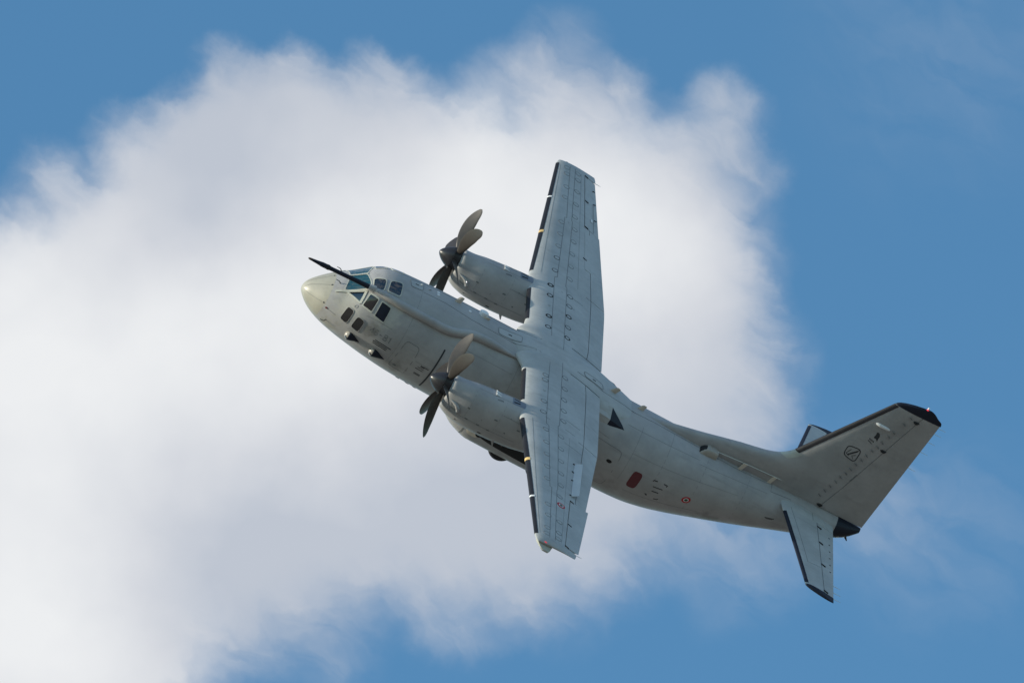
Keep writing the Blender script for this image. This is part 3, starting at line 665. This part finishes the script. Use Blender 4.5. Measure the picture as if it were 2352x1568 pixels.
# access panels: one ring each
AP = [(13.79, .24, 1), (13.34, .26, 1), (12.38, .285, 1), (11.58, .284, .8), (9.68, .278, 1), (8.78, .283, 1), (7.85, .281, 1), (6.95, .28, 1.1), (6.0, .277, 1.1), (4.78, .241, 1.3), (3.99, .241, 1.2), (3.21, .238, .5), (2.41, .241, 1.3), (1.58, .24, 1.2)]
BP = [(13.76, .515, 1), (13.3, .525, .8), (12.45, .522, .8), (11.49, .508, 1), (10.54, .50, .8), (9.65, .51, 1), (8.74, .504, 1), (7.81, .494, 1), (6.88, .486, 1), (5.94, .481, 1), (4.69, .50, 1.1), (3.94, .497, 1.1), (3.14, .495, 1.2), (2.32, .495, 1.1), (1.51, .493, 1.2)]
for s in (1, -1):
    for k, (y, u, w) in enumerate(AP+BP):
        if s < 0 and y == 11.49: continue
        if s < 0 and y == 1.58: y = 2.04; u = .246
        c_ = W_TE(y)-W_LE(y); ru = .125/c_ if w != .5 else .05/c_; ry = .125 if w != .5 else .05; ry *= .95
        if s < 0: ru *= 1.0
        c = [(s*y-ry, u-ru), (s*y+ry, u-ru), (s*y+ry, u+ru), (s*y-ry, u+ru)]
        mt = FINEL if w < 1.05 else (DARK if w >= 1.2 and s > 0 else STEN if w > 1.05 and s > 0 else LINE)
        ap = plate('access_panel', WUPB, c, PAINT, wing_o, off=.004, thick=.02, seg=20, rings=2)
        plate('panel_ring', WUPB, c, mt, ap, off=.007, thick=.02, seg=20, rings=1, r0=.84 if w < 1.2 or s < 0 else (.55 if w == 1.3 else .70), r1=1.04)
# spar joints
m = MB()
for s in (1, -1):
    for pl in ([(14.0, .309), (10.15, .357), (10.15, .323), (5.60, .315), (5.53, .284), (1.0, .284), (.6, .20), (.3, .125)], [(14.0, .443), (10.16, .447), (10.1, .461), (5.25, .435), (5.19, .452), (.5, .45)]):
        strip(WUPB, [(s*y, u) for y, u in pl], .016, .005, .5, m)
    strip(WUP, [(s*13.9, .09), (s*5.5, .115)], .009, .004, .5, m)
    strip(WUP, [(s*5.45, .72), (s*5.45, .79)], .02, .005, .3, m); strip(WUP, [(s*10.32, .695), (s*10.32, .79)], .03, .006, .3, m)
    strip(WUP, [(s*.97, .60), (s*.97, .99)], .016, .012, .4, m)
m.build('spar_joint', LINE, wing_o)
m = MB()
for s in (1, -1):
    for y, u in ((13.95, .74), (12.2, .74), (10.36, .73), (8.05, .70)): 
        p = vec(wing(s*y, u)); box(m, p+Vector((0, 0, .012)), (.08, -.03, -.01), (0, .014, 0), (0, 0, .015))
    for y in (11.3, 12.4, 13.3): p = vec(wing(s*y, .93)); box(m, p+Vector((0, 0, .01)), (.05, 0, 0), (0, .009, 0), (0, 0, .015))
m.build('hinge_cover', DARK, wing_o, smooth=False)
m = MB(); 
for s in (1, -1): strip(WUP, [(s*12.41, .90), (s*10.38, .885)], .012, .012, .5, m); strip(WUP, [(s*5.6, .60), (s*13.9, .60)], .008, .004, .6, m)
m.build('tab_joint', FINEL, ail)
# fuel stains trailing from the panels
m = MB()
for y, u, l in ((4.69, .53, .15), (-4.48, .53, .20), (-5.18, .53, .13), (-6.22, .53, .26), (3.94, .52, .05), (-4.39, .27, .06), (-5.09, .27, .06), (4.69, .38, .02), (9.9, .38, .03)):
    strip(WUP, [(y, u), (y-.02, u+l)], .018, .004, .3, m)
m.build('fluid_streak', FINEL, wing_o)
# port wing roundel, navigation light, static wicks
ru = .15/1.93
roundel(WUP, [(-11.30, .535-ru), (-10.98, .535-ru), (-10.98, .535+ru), (-11.30, .535+ru)], wing_o)
plate('stencil_marking', WUP, [(11.0, .83), (11.2, .83), (11.2, .86), (11.0, .86)], WHIT, wing_o, n=8, off=.02)
for s, mt in ((-1, RDLT), (1, GLAS)):
    p = vec(wing(14.33*s, .20)); rg = []
    for t, r in ((-.07, .008), (-.04, .022), (0, .03), (.04, .022), (.08, .008)): rg.append([p+Vector((t, .12*t*s, -.02))+Vector((0, r*math.cos(2*math.pi*j/10), r*math.sin(2*math.pi*j/10))) for j in range(10)])
    MB().loft(rg).build('navigation_light', mt, wing_o)
    # drooped tip cap
    rg = []
    for y, u0, u1, dz in ((14.0, .0, .48, 0), (14.25, .06, .45, -.05), (14.42, .16, .42, -.12), (14.5, .24, .38, -.17)):
        rg.append([(W_LE(14.1)+1.62*u, y*s, W_Z(14.1)+dz+sg*naca(u, .10)*1.6*(1 if y < 14.3 else .4)) for sg, us in ((1, (u1, (u0+u1)/2, u0)), (-1, (u0+.01, (u0+u1)/2, u1))) for u in us])
    MB().loft(rg).build('wingtip_cap', PALE, wing_o)
def wick(p, d, parent, l=.26): tube([vec(p), vec(p)+vec(d)*l], [.012, .006], 5).build('static_wick', METL, parent)
for s in (1, -1):
    for y in (14.0,): wick(wing(s*y, 1.0), (1, 0, -.02), wing_o, .22)

# nacelles and propellers -----------------------------------------
def blade_mesh():
    rings = []
    for i in range(19):
        f = i/18; r = .30+f*1.76
        ch = curve([(0, .18), (.12, .27), (.35, .43), (.62, .50), (.82, .43), (.93, .30), (1.0, .09)])(f)
        sweep = curve([(0, 0), (.4, -.05), (.7, 0.0), (1.0, .17)])(f); beta = R(curve([(0, 72), (.35, 58), (.7, 47), (1, 40)])(f)); th = curve([(0, .15), (.12, .10), (.35, .055), (1, .010)])(f)
        row = []
        for k in range(14):
            a = 2*math.pi*k/14; cx = math.cos(a)*ch/2+sweep; tz = math.sin(a)*th/2*(1 if th > .12 else (.7+.3*math.cos(a)))
            # chord runs along (x aft)*sin(beta) + (tangential)*cos(beta); thickness along the face normal
            row.append((cx*math.sin(beta)-tz*math.cos(beta), cx*math.cos(beta)+tz*math.sin(beta), r))
        rings.append(row)
    return rings
BR = blade_mesh()
bd = MB().loft(BR); blade_data = None
LIPX = 5.40
for yc, S, ph in ((-4.75, NACP, 50), (4.75, NACS, 51)):
    f = nac(yc); n = 72
    def ring(x, sc_=1.0, zc=None):
        rr = [f(x, 360*j/n) for j in range(n)]
        return rr
    stn = [5.40, 5.41, 5.43, 5.46, 5.5, 5.56, 5.64, 5.75, 5.9]+xs_between(6.05, 10.8, .16)
    mb = MB().loft([ring(x) for x in stn], cap0=False)
    # lip rolls inwards, then a wall closes the front round the hub
    r0 = ring(5.40); cz = (N_TOP(5.4)+N_BOT(5.4))/2
    def shrink(r, k, x): return [(x, yc+(p[1]-yc)*k, cz+(p[2]-cz)*k) for p in r]
    mb.loft([shrink(r0, k, x) for k, x in ((1.0, 5.40), (.975, 5.385), (.94, 5.39), (.91, 5.42))], cap0=False, cap1=False)
    nacelle = mb.build('engine_nacelle', FUSP, air, sharp=60)
    MB().loft([shrink(r0, k, x) for k, x in ((.92, 5.42), (.90, 5.56), (.6, 5.66), (.05, 5.68))]).build('intake_duct', DARK, nacelle)
    # oil-cooler scoop, panels and stencils; both sides of each nacelle
    for s in (1, -1):
        q = lambda L_: [(x, t*s) for x, t in L_]
        rec = plate('scoop_recess', S, q([(5.64, 91), (5.92, 93.5), (5.97, 104), (5.76, 106)]), FINEL, nacelle, n=5, off=.008)
        pts = [S.at(x, t*s, .02)[0] for x, t in ((5.58, 87.5), (5.72, 88), (5.86, 89), (5.97, 93), (6.01, 98), (6.0, 105))]
        tube(pts, [.012, .045, .065, .08, .075, .03], 12).build('scoop_lip', FUSP, nacelle)
        m = MB()
        strip(S, q([(5.62, 115), (5.98, 108.5), (6.41, 105), (6.9, 105), (7.3, 106), (8.3, 107)]), .016, .005, .3, m)
        strip(S, q([(7.50, 59.5), (8.17, 62.2)]), .016, .005, .3, m); strip(S, q([(6.3, 25), (6.3, 100)]), .010, .004, .2, m); strip(S, q([(7.45, 20), (7.45, 100)]), .010, .004, .2, m)
        strip(S, q([(6.35, 10), (8.0, 14)]), .008, .004, .3, m)
        m.build('cowling_joint', FINEL, nacelle)
        m = MB()
        for x, t, l in ((6.28, 79.5, .10), (7.34, 77.5, .12), (8.23, 78.7, .12), (6.41, 104.6, .12), (6.87, 104.7, .12), (7.28, 106, .12), (6.1, 130, .06), (7.85, 95.5, .06), (7.8, 60, .02), (6.9, 90, .02)): strip(S, q([(x-l/2, t), (x+l/2, t)]), .05, .006, .3, m)
        m.build('cowl_latch', LINE, nacelle)
        pn = plate('top_panel', S, q([(7.62, 0), (8.22, -1), (8.24, 13.5), (7.62, 15.5)]), GLIN, nacelle, n=9, off=.006)
        m = MB(); strip(S, q([(7.68, 7), (7.80, 6.0), (7.92, 4.5)]), .06, .012, .1, m); m.build('panel_vent', DARK, pn)
        m = MB()
        for k in range(5): strip(S, q([(7.11+k*.045, 19.5), (7.10+k*.045, 24.0)]), .020, .006, .1, m)
        m.build('stencil_marking', STEN, nacelle)
        # small bright-lipped vent on the shoulder
        p, nn = S.at(6.98, -5.5*s, .01); rg = []
        for t, r in ((0, .075), (.05, .06), (.16, .03), (.26, .005)): rg.append([p+Vector((t, 0, 0))+nn*(r*.8*math.sin(math.pi*j/10))+Vector((0, 1, 0))*(r*math.cos(math.pi*j/10)) for j in range(11)])
        MB().loft(rg, closed=True).build('vent', WHIT, nacelle)
        plate('drain_hole', S, q([(7.02, 126.5), (7.18, 126.5), (7.18, 131), (7.02, 131)]), DARK, nacelle, off=.006)
    # drain mast under the cowling
    blade = None
    p = vec(f(7.7, 150)); box(MB(), p, (0, 0, 0), (0, 0, 0), (0, 0, 0))
    m = MB(); m.loft([[p+Vector((-.05, .012, .03)), p+Vector((.08, .012, .03)), p+Vector((.08, -.012, .03)), p+Vector((-.05, -.012, .03))], [p+Vector((.10, .006, -.16)), p+Vector((.14, .006, -.16)), p+Vector((.14, -.006, -.16)), p+Vector((.10, -.006, -.16))]]); m.build('drain_mast', FUSP, nacelle, smooth=False)
    # exhaust outlet
    # propeller: hub ring with spinner and six blades
    hub = MB().loft([[(x, yc+r*math.cos(2*math.pi*j/32), 1.05+r*math.sin(2*math.pi*j/32)) for j in range(32)] for x, r in ((5.10, .40), (5.36, .405), (5.37, .34), (5.66, .30))]).build('propeller', SPIN, air)
    sp = curve([(0, 0), (.01, .04), (.04, .095), (.1, .165), (.2, .25), (.32, .325), (.42, .37), (.47, .385), (.50, .39)])
    MB().loft([[(4.62+t, yc+max(sp(t), .002)*math.cos(2*math.pi*j/40), 1.05+max(sp(t), .002)*math.sin(2*math.pi*j/40)) for j in range(40)] for t in (0, .004, .01, .02, .04, .07, .1, .15, .2, .26, .32, .38, .42, .46, .485, .50)]).build('spinner', SPIN, hub, sharp=50)
    for k in range(6):
        if blade_data is None:
            o = bd.build('blade', BLAD, hub, sharp=50); blade_data = o.data
        else:
            o = bpy.data.objects.new('blade', blade_data); C.objects.link(o); o.parent = hub; ALL.append(o)
        a = R(ph+60*k)
        # blade axis z -> radial (cos a, sin a) in (y, z); tangential y -> direction of growing angle
        o.matrix_local = Matrix(((1, 0, 0, 5.24), (0, -math.sin(a), math.cos(a), yc), (0, math.cos(a), math.sin(a), 1.05), (0, 0, 0, 1)))

# tailplane --------------------------------------------------------
def trow(y, u1, k=18):
    us = [u1*(i/k)**1.9 for i in range(k+1)]; return [tail(y, u) for u in us[::-1]]+[tail(y, u, -1) for u in us[1:]]
def tu1(y): return 1.0 if (abs(y) < 1.02 or abs(y) > 5.90) else .655
yt = [-5.93, -5.905, -5.899]+xs_between(-5.5, -1.1, .5)+[-1.021, -1.019, -.5, 0]
yt = sorted(set(yt+[-v for v in yt]))
tailplane = MB().loft([trow(y, tu1(y)) for y in yt]).build('tailplane', PAINT, air, sharp=45)
for s in (1, -1):
    el = ctrl('elevator', *sorted((1.05*s, 5.88*s)), .665, 1.0, parent=tailplane, fn=tail)
    m = MB()
    for y, u in ((1.3, .67), (2.4, .67), (3.95, .67), (5.8, .66)): p = vec(tail(s*y, u)); box(m, p+Vector((.06, 0, .01)), (.09, .03*s, -.004), (0, .02, 0), (0, 0, .018))
    for y in (1.6, 2.1, 2.6, 3.1, 3.6, 4.1): p = vec(tail(s*y, .91)); box(m, p, (.03, 0, 0), (0, .015, 0), (0, 0, .012))
    m.build('hinge_cover', DARK, el, smooth=False)
    a, b = sorted((1.28*s, 5.80*s)); boot(TLEs, a, b, .06, .045 if s > 0 else .10, 'deicing_boot', NAVY, tailplane, .008, .10 if s > 0 else .045)
    # dark tip cap: outer skin
    rg = []
    for y in [5.90, 5.95, 6.0, 6.08, 6.16, 6.22, 6.248]:
        l = T_LE(min(y, 6.2)); c = T_TE(y)-l; tp = math.sqrt(max(0, 1-((y-5.9)/.35)**2)); us = [(i/12)**1.6 for i in range(13)]
        st_ = float(np.interp(y, [5.90, 5.95, 6.0, 6.08, 6.16, 6.22, 6.248], [-.01, .03, .10, .26, .46, .70, .88]))
        rg.append([(l+st_+u*(c-st_), y*s, 1.17+.02*y+naca(u, .115)*c*tp+.008) for u in us[::-1]]+[(l+st_+u*(c-st_), y*s, 1.17+.02*y-naca(u, .115)*c*tp-.008) for u in us])
    MB().loft(rg).build('tailplane_tip', NAVY, tailplane, sharp=50)
    m = MB()
    strip(TUP, [(s*.9, .152), (s*2.6, .20), (s*4.31, .249), (s*4.21, .616)], .013, .005, .3, m); strip(TUP, [(s*1.0, .585), (s*.40, .585), (s*.35, 1.0)], .013, .005, .2, m); strip(TUP, [(s*1.02, .66), (s*5.88, .66)], .022, .006, .3, m)
    m.build('panel_joint', LINE, tailplane)
    for y in (4.97, 5.48, 5.93): wick(tail(s*y, 1.0), (1, 0, 0), tailplane, .30)
# fairing where fuselage and tailplane meet
# fin --------------------------------------------------------------
HX = lambda z: 20.42+(z-1.5)*.2685
def frow(z, x0, x1, k=26, side=(-1, 1), e=1.7):
    xs = [x0+(x1-x0)*(i/k)**e for i in range(k+1)]; return [fin(z, x, -1) for x in xs[::-1]]+[fin(z, x, 1) for x in xs[1:]]
zs = [1.25, 1.33, 1.41, 1.5, 1.6, 1.72, 1.85, 2.0, 2.17, 2.27, 2.37, 2.46, 2.56, 2.7, 2.9, 3.1, 3.3]+xs_between(3.6, 6.45, .3)
fin_o = MB().loft([frow(z, V_LE(z), HX(z)) for z in zs]).build('tail_fin', FUSP, air, sharp=50)
rud = MB().loft([[fin(z, x, -1) for x in [HX(z)+.02+(V_TE(z)-HX(z)-.02)*(i/8) for i in range(8, -1, -1)]]+[fin(z, x, 1) for x in [HX(z)+.02+(V_TE(z)-HX(z)-.02)*(i/8) for i in range(9)]] for z in [1.44]+xs_between(1.7, 6.45, .4)]).build('rudder', FUSP, air, sharp=50)
# dark cap on top with rounded crown
def ftop(z): return V_LE(z)
rg = []
for i, z in enumerate([6.455, 6.5, 6.56, 6.62, 6.67, 6.705, 6.72]):
    k = [0, 0, .1, .3, .62, 1.05, 1.5][i]; x0 = V_LE(z)+k*.55; x1 = V_TE(6.6)+.02-k*.10; sh = math.sqrt(max(0.02, 1-((z-6.45)/.275)**2))
    us = [(j/16)**1.5 for j in range(17)]; c = x1-x0
    zz = lambda u: z+(.13*math.sin(math.pi*u**.8)*(i/6)-.10*u**2*(i/6))
    rg.append([(x0+c*u, -naca(u, .125)*1.75*sh-.006, zz(u)) for u in us[::-1]]+[(x0+c*u, naca(u, .125)*1.75*sh+.006, zz(u)) for u in us])
cap = MB().loft(rg).build('fin_cap', NAVY, fin_o, sharp=60)
m = MB(); p = Vector((21.75, 0, 6.70)); tube([p+Vector((0, 0, -.05)), p+Vector((0, 0, .05)), p+Vector((.01, 0, .12)), p+Vector((.01, 0, .15))], [.06, .055, .045, .02], 12, coll=m); m.build('beacon_light', RDLT, fin_o)
m = MB(); tube([p+Vector((0, 0, .145)), p+Vector((.01, 0, .20)), p+Vector((.01, 0, .22))], [.035, .04, .02], 10, coll=m); m.build('beacon_cap', WHIT, fin_o)
FLE = lambda z, u: None
rg = []
for z in xs_between(2.98, 6.44, .25):
    l = V_LE(z); row = []
    for i in range(17):
        q = i/16*2-1; d = .16*abs(q)**1.8; p = vec(fin(z, l+d, -1 if q > 0 else 1)); n_ = Vector((-1, 0, .5)).normalized() if abs(q) < .35 else Vector((0, -1 if q > 0 else 1, 0))
        row.append(p+n_*.010)
    rg.append(row+[(l+.2, 0, z)])
MB().loft(rg).build('deicing_boot', BOOT, fin_o, sharp=60)
# worn pale foot of the leading edge
rg = []
for z in (2.60, 2.7, 2.8, 2.9, 2.97):
    l = V_LE(z); row = []
    for i in range(13):
        q = i/12*2-1; d = .30*abs(q)**1.8; p = vec(fin(z, l+d, -1 if q > 0 else 1)); row.append(p+Vector((-.004, -.004 if q > 0 else .004, .002)))
    rg.append(row+[(l+.3, 0, z)])
MB().loft(rg).build('leading_edge_foot', PALE, fin_o, sharp=60)
for s, S in ((-1, FPORT), (1, FSTB)):
    m = MB()
    strip(S, [(1.46, HX(1.46)+.01), (6.42, HX(6.42)+.01)], .022, .004, .4, m); strip(S, [(2.96, HX(2.96)), (3.3, HX(3.3))], .05, .008, .4, m); m.build('rudder_joint', LINE, fin_o); m = MB()
    for z in (1.53, 4.60, 6.19):
        p = vec(fin(z, HX(z)-.05, s)); tube([p+Vector((-.10, 0, 0)), p+Vector((-.03, s*.02, 0)), p+Vector((.05, s*.02, 0)), p+Vector((.12, 0, .03))], [.02, .055, .055, .02], 8, coll=m)
    m.build('rudder_hinge', DARK, fin_o)
    for z, x in ((1.89, 20.16), (2.15, 20.22), (2.43, 20.28), (2.69, 20.36), (2.94, 20.41), (3.16, 20.5), (3.39, 20.56), (3.66, 20.62), (3.91, 20.70), (4.15, 20.77), (4.42, 20.84), (4.65, 20.93), (4.89, 20.98), (5.21, 21.07), (5.45, 21.13), (5.92, 21.28), (6.26, 21.36)):
        p = vec(fin(z, x, s)); m = MB(); m.loft([[p+Vector((-.07, 0, .035)), p+Vector((.07, 0, -.035)), p+Vector((.08, 0, -.02)), p+Vector((-.06, 0, .05))], [p+Vector((-.03, s*.05, .03)), p+Vector((.07, s*.05, -.03)), p+Vector((.08, s*.05, -.015)), p+Vector((-.02, s*.05, .045))]]); m.build('vortex_generator', LINE, fin_o, smooth=False)
    m = MB()
    for c in ([(3.80, 20.02), (4.21, 20.00), (4.27, 20.52), (3.70, 20.54)],): outline(S, c, .035, m, 4, off=.005)
    strip(S, [(4.12, 20.18), (3.90, 20.08), (3.84, 20.22)], .022, .005, .2, m); strip(S, [(3.80, 20.42), (3.90, 20.32), (3.98, 20.44)], .022, .005, .2, m)
    strip(S, [(3.86, 20.15), (4.15, 20.42)], .06, .006, .2, m); strip(S, [(4.14, 20.40), (4.24, 20.46)], .03, .006, .2, m)
    m.build('squadron_badge', STEN, fin_o)
    m = MB()
    HEL = [(5.155, 20.62), (5.19, 20.68), (5.15, 20.75), (5.06, 20.79), (4.84, 20.80), (4.88, 20.765), (4.92, 20.72), (4.92, 20.63), (4.99, 20.62), (5.06, 20.64)]
    k0 = (5.03, 20.70); v = [S.at(*k0, .006)[0]]+[S.at(*q, .006)[0] for q in HEL]; m.add(v, [(0, 1+i, 1+(i+1) % len(HEL)) for i in range(len(HEL))])
    strip(S, [(4.74, 20.50), (4.67, 20.69)], .025, .006, .2, m)
    for k in range(4): strip(S, [(4.84-.012*k, 20.52+.055*k), (4.78-.012*k, 20.54+.055*k)], .03, .006, .1, m)
    m.build('helmet_emblem', STEN, fin_o)
    # strip light fairing on the upper fin
    p = vec(fin(5.47, 20.70, s)); rg = []
    for t, r in ((-.30, .012), (-.25, .05), (-.1, .07), (.1, .07), (.22, .06), (.28, .02)): rg.append([p+Vector((t, s*.01, -.0*t))+Vector((0, s*r*.9*math.cos(2*math.pi*j/12), r*.9*math.sin(2*math.pi*j/12))) for j in range(12)])
    MB().loft(rg).build('formation_light', WHIT, fin_o)
for z, x in ((6.37, 22.49), (6.1, 22.46), (5.7, 22.44), (5.22, 22.42), (4.43, 22.38)): wick((x-.02, 0, z), (1, 0, 0), rud, .30)
# tail cone details
m = MB()
for x, th in ((21.50, 128), (21.70, 128)): plate('x', SKIN, [(x, th-14), (x+.12, th-14), (x+.12, th+14), (x, th+14)], None, None, off=.006, coll=m, rings=3)
m.build('tail_light', LENS, tailcone)
p = vec(fus(21.85, 150)); m = MB(); tube([p, p+Vector((.12, -.02, -.10))], [.05, .02], 6, coll=m); m.build('tail_skid', NAVY, tailcone)

# wheel fairings ----------------------------------------------------
for s in (-1, 1):
    f = spon(s); n = 48
    sx = [6.1, 6.13, 6.2, 6.3, 6.45, 6.65, 6.85]+xs_between(7.05, 11.8, .19)+[12.0, 12.15, 12.25, 12.3]
    gear = MB().loft([[f(x, 360*j/n) for j in range(n)] for x in sx]).build('wheel_fairing', FUSP, air, sharp=60)
    SPS = Surf(f, lambda u, v, s=s: (0, s*math.sin(R(v)), math.cos(R(v))), .02, 1.0)
    m = MB(); strip(SPS, [(7.30, 45), (7.30, 90), (7.30, 150)], .05, .005, .1, m); strip(SPS, [(6.7, 96), (6.78, 108), (6.95, 108), (7.0, 98)], .03, .005, .1, m); m.build('fairing_joint', LINE, gear)
    plate('dust_stain', SPS, [(7.42, 84), (7.95, 84), (7.95, 120), (7.42, 120)], TANP, gear, n=3, off=.004)
    bay = plate('wheel_bay', SPS, [(7.85, 84), (11.0, 74), (11.0, 124), (7.85, 114)], DARK, gear, n=4, off=.010, rings=6, seg=40)
    plate('exhaust_port', SPS, [(7.75, 88), (8.05, 88), (8.05, 113), (7.75, 113)], DARK, bay, off=.02)
    m = MB(); rnd = random.Random(3)
    for k in range(7):
        x = 8.35+.16*k; p = vec(f(x, 96+rnd.uniform(-9, 10), .01)); tube([p+Vector((-.04, 0, 0)), p+Vector((-.015, s*.03, 0)), p+Vector((.02, s*.03, 0)), p+Vector((.05, 0, .01))], [.02, .045, .045, .02], 8, coll=m)
    tube([vec(f(8.7, 84, .03)), vec(f(8.82, 104, .03))], .022, 6, coll=m)
    m.build('gear_fitting', SOOT, bay)
    for x in (9.0, 10.55):
        cy = s*1.75; r = .50; rg = []
        for t, rr in ((-.17, .30), (-.18, .42), (-.13, .485), (0, .50), (.13, .485), (.18, .42), (.17, .30)): rg.append([(x+rr*math.cos(2*math.pi*j/36), cy+t, -1.60+rr*math.sin(2*math.pi*j/36)) for j in range(36)])
        MB().loft(rg).build('wheel', TYRE, air)
# pointed fairing behind the wing root, dark tip
for s in (-1, 1):
    q = lambda L_: [vec((x, s*y, z)) for x, y, z in L_]
    SEC = [q([(10.6, .8, 1.30), (10.65, 1.05, 1.46), (10.68, 1.20, 1.42), (10.7, 1.22, 1.30), (10.7, .9, 1.1)]), q([(11.3, .6, 1.35), (11.3, .98, 1.50), (11.34, 1.34, 1.27), (11.5, 1.36, .96), (11.5, .9, .9)]),
           q([(11.82, .5, 1.15), (11.80, .90, 1.47), (11.88, 1.24, 1.16), (11.86, 1.31, .93), (11.86, .9, .85)])]
    MB().loft(SEC).build('root_trailing_fairing', PAINT, air, smooth=False)
    grow = [p_+Vector((.002, 0, 0)) for p_ in SEC[2]]
    MB().loft([grow, q([(12.54, .9, .95), (12.55, 1.10, 1.02), (12.56, 1.17, 1.0), (12.56, 1.17, .97), (12.55, 1.0, .92)])]).build('fairing_tip', NAVY, air, smooth=False)

# place the finished aircraft: banked and climbing away across the field
rot = Matrix((to_world((1, 0, 0)), to_world((0, 1, 0)), to_world((0, 0, 1)))).transposed()
air.matrix_world = Matrix.Translation(AIR_LOC) @ rot.to_4x4()

# a part with pieces of its own hangs directly on the aircraft, its pieces one level below
def depth(o):
    d = 0
    while o.parent: o = o.parent; d += 1
    return d
for _ in range(3):
    for o in list(C.objects):
        if depth(o) == 3 and o.parent.parent is not air: o.parent.parent = air
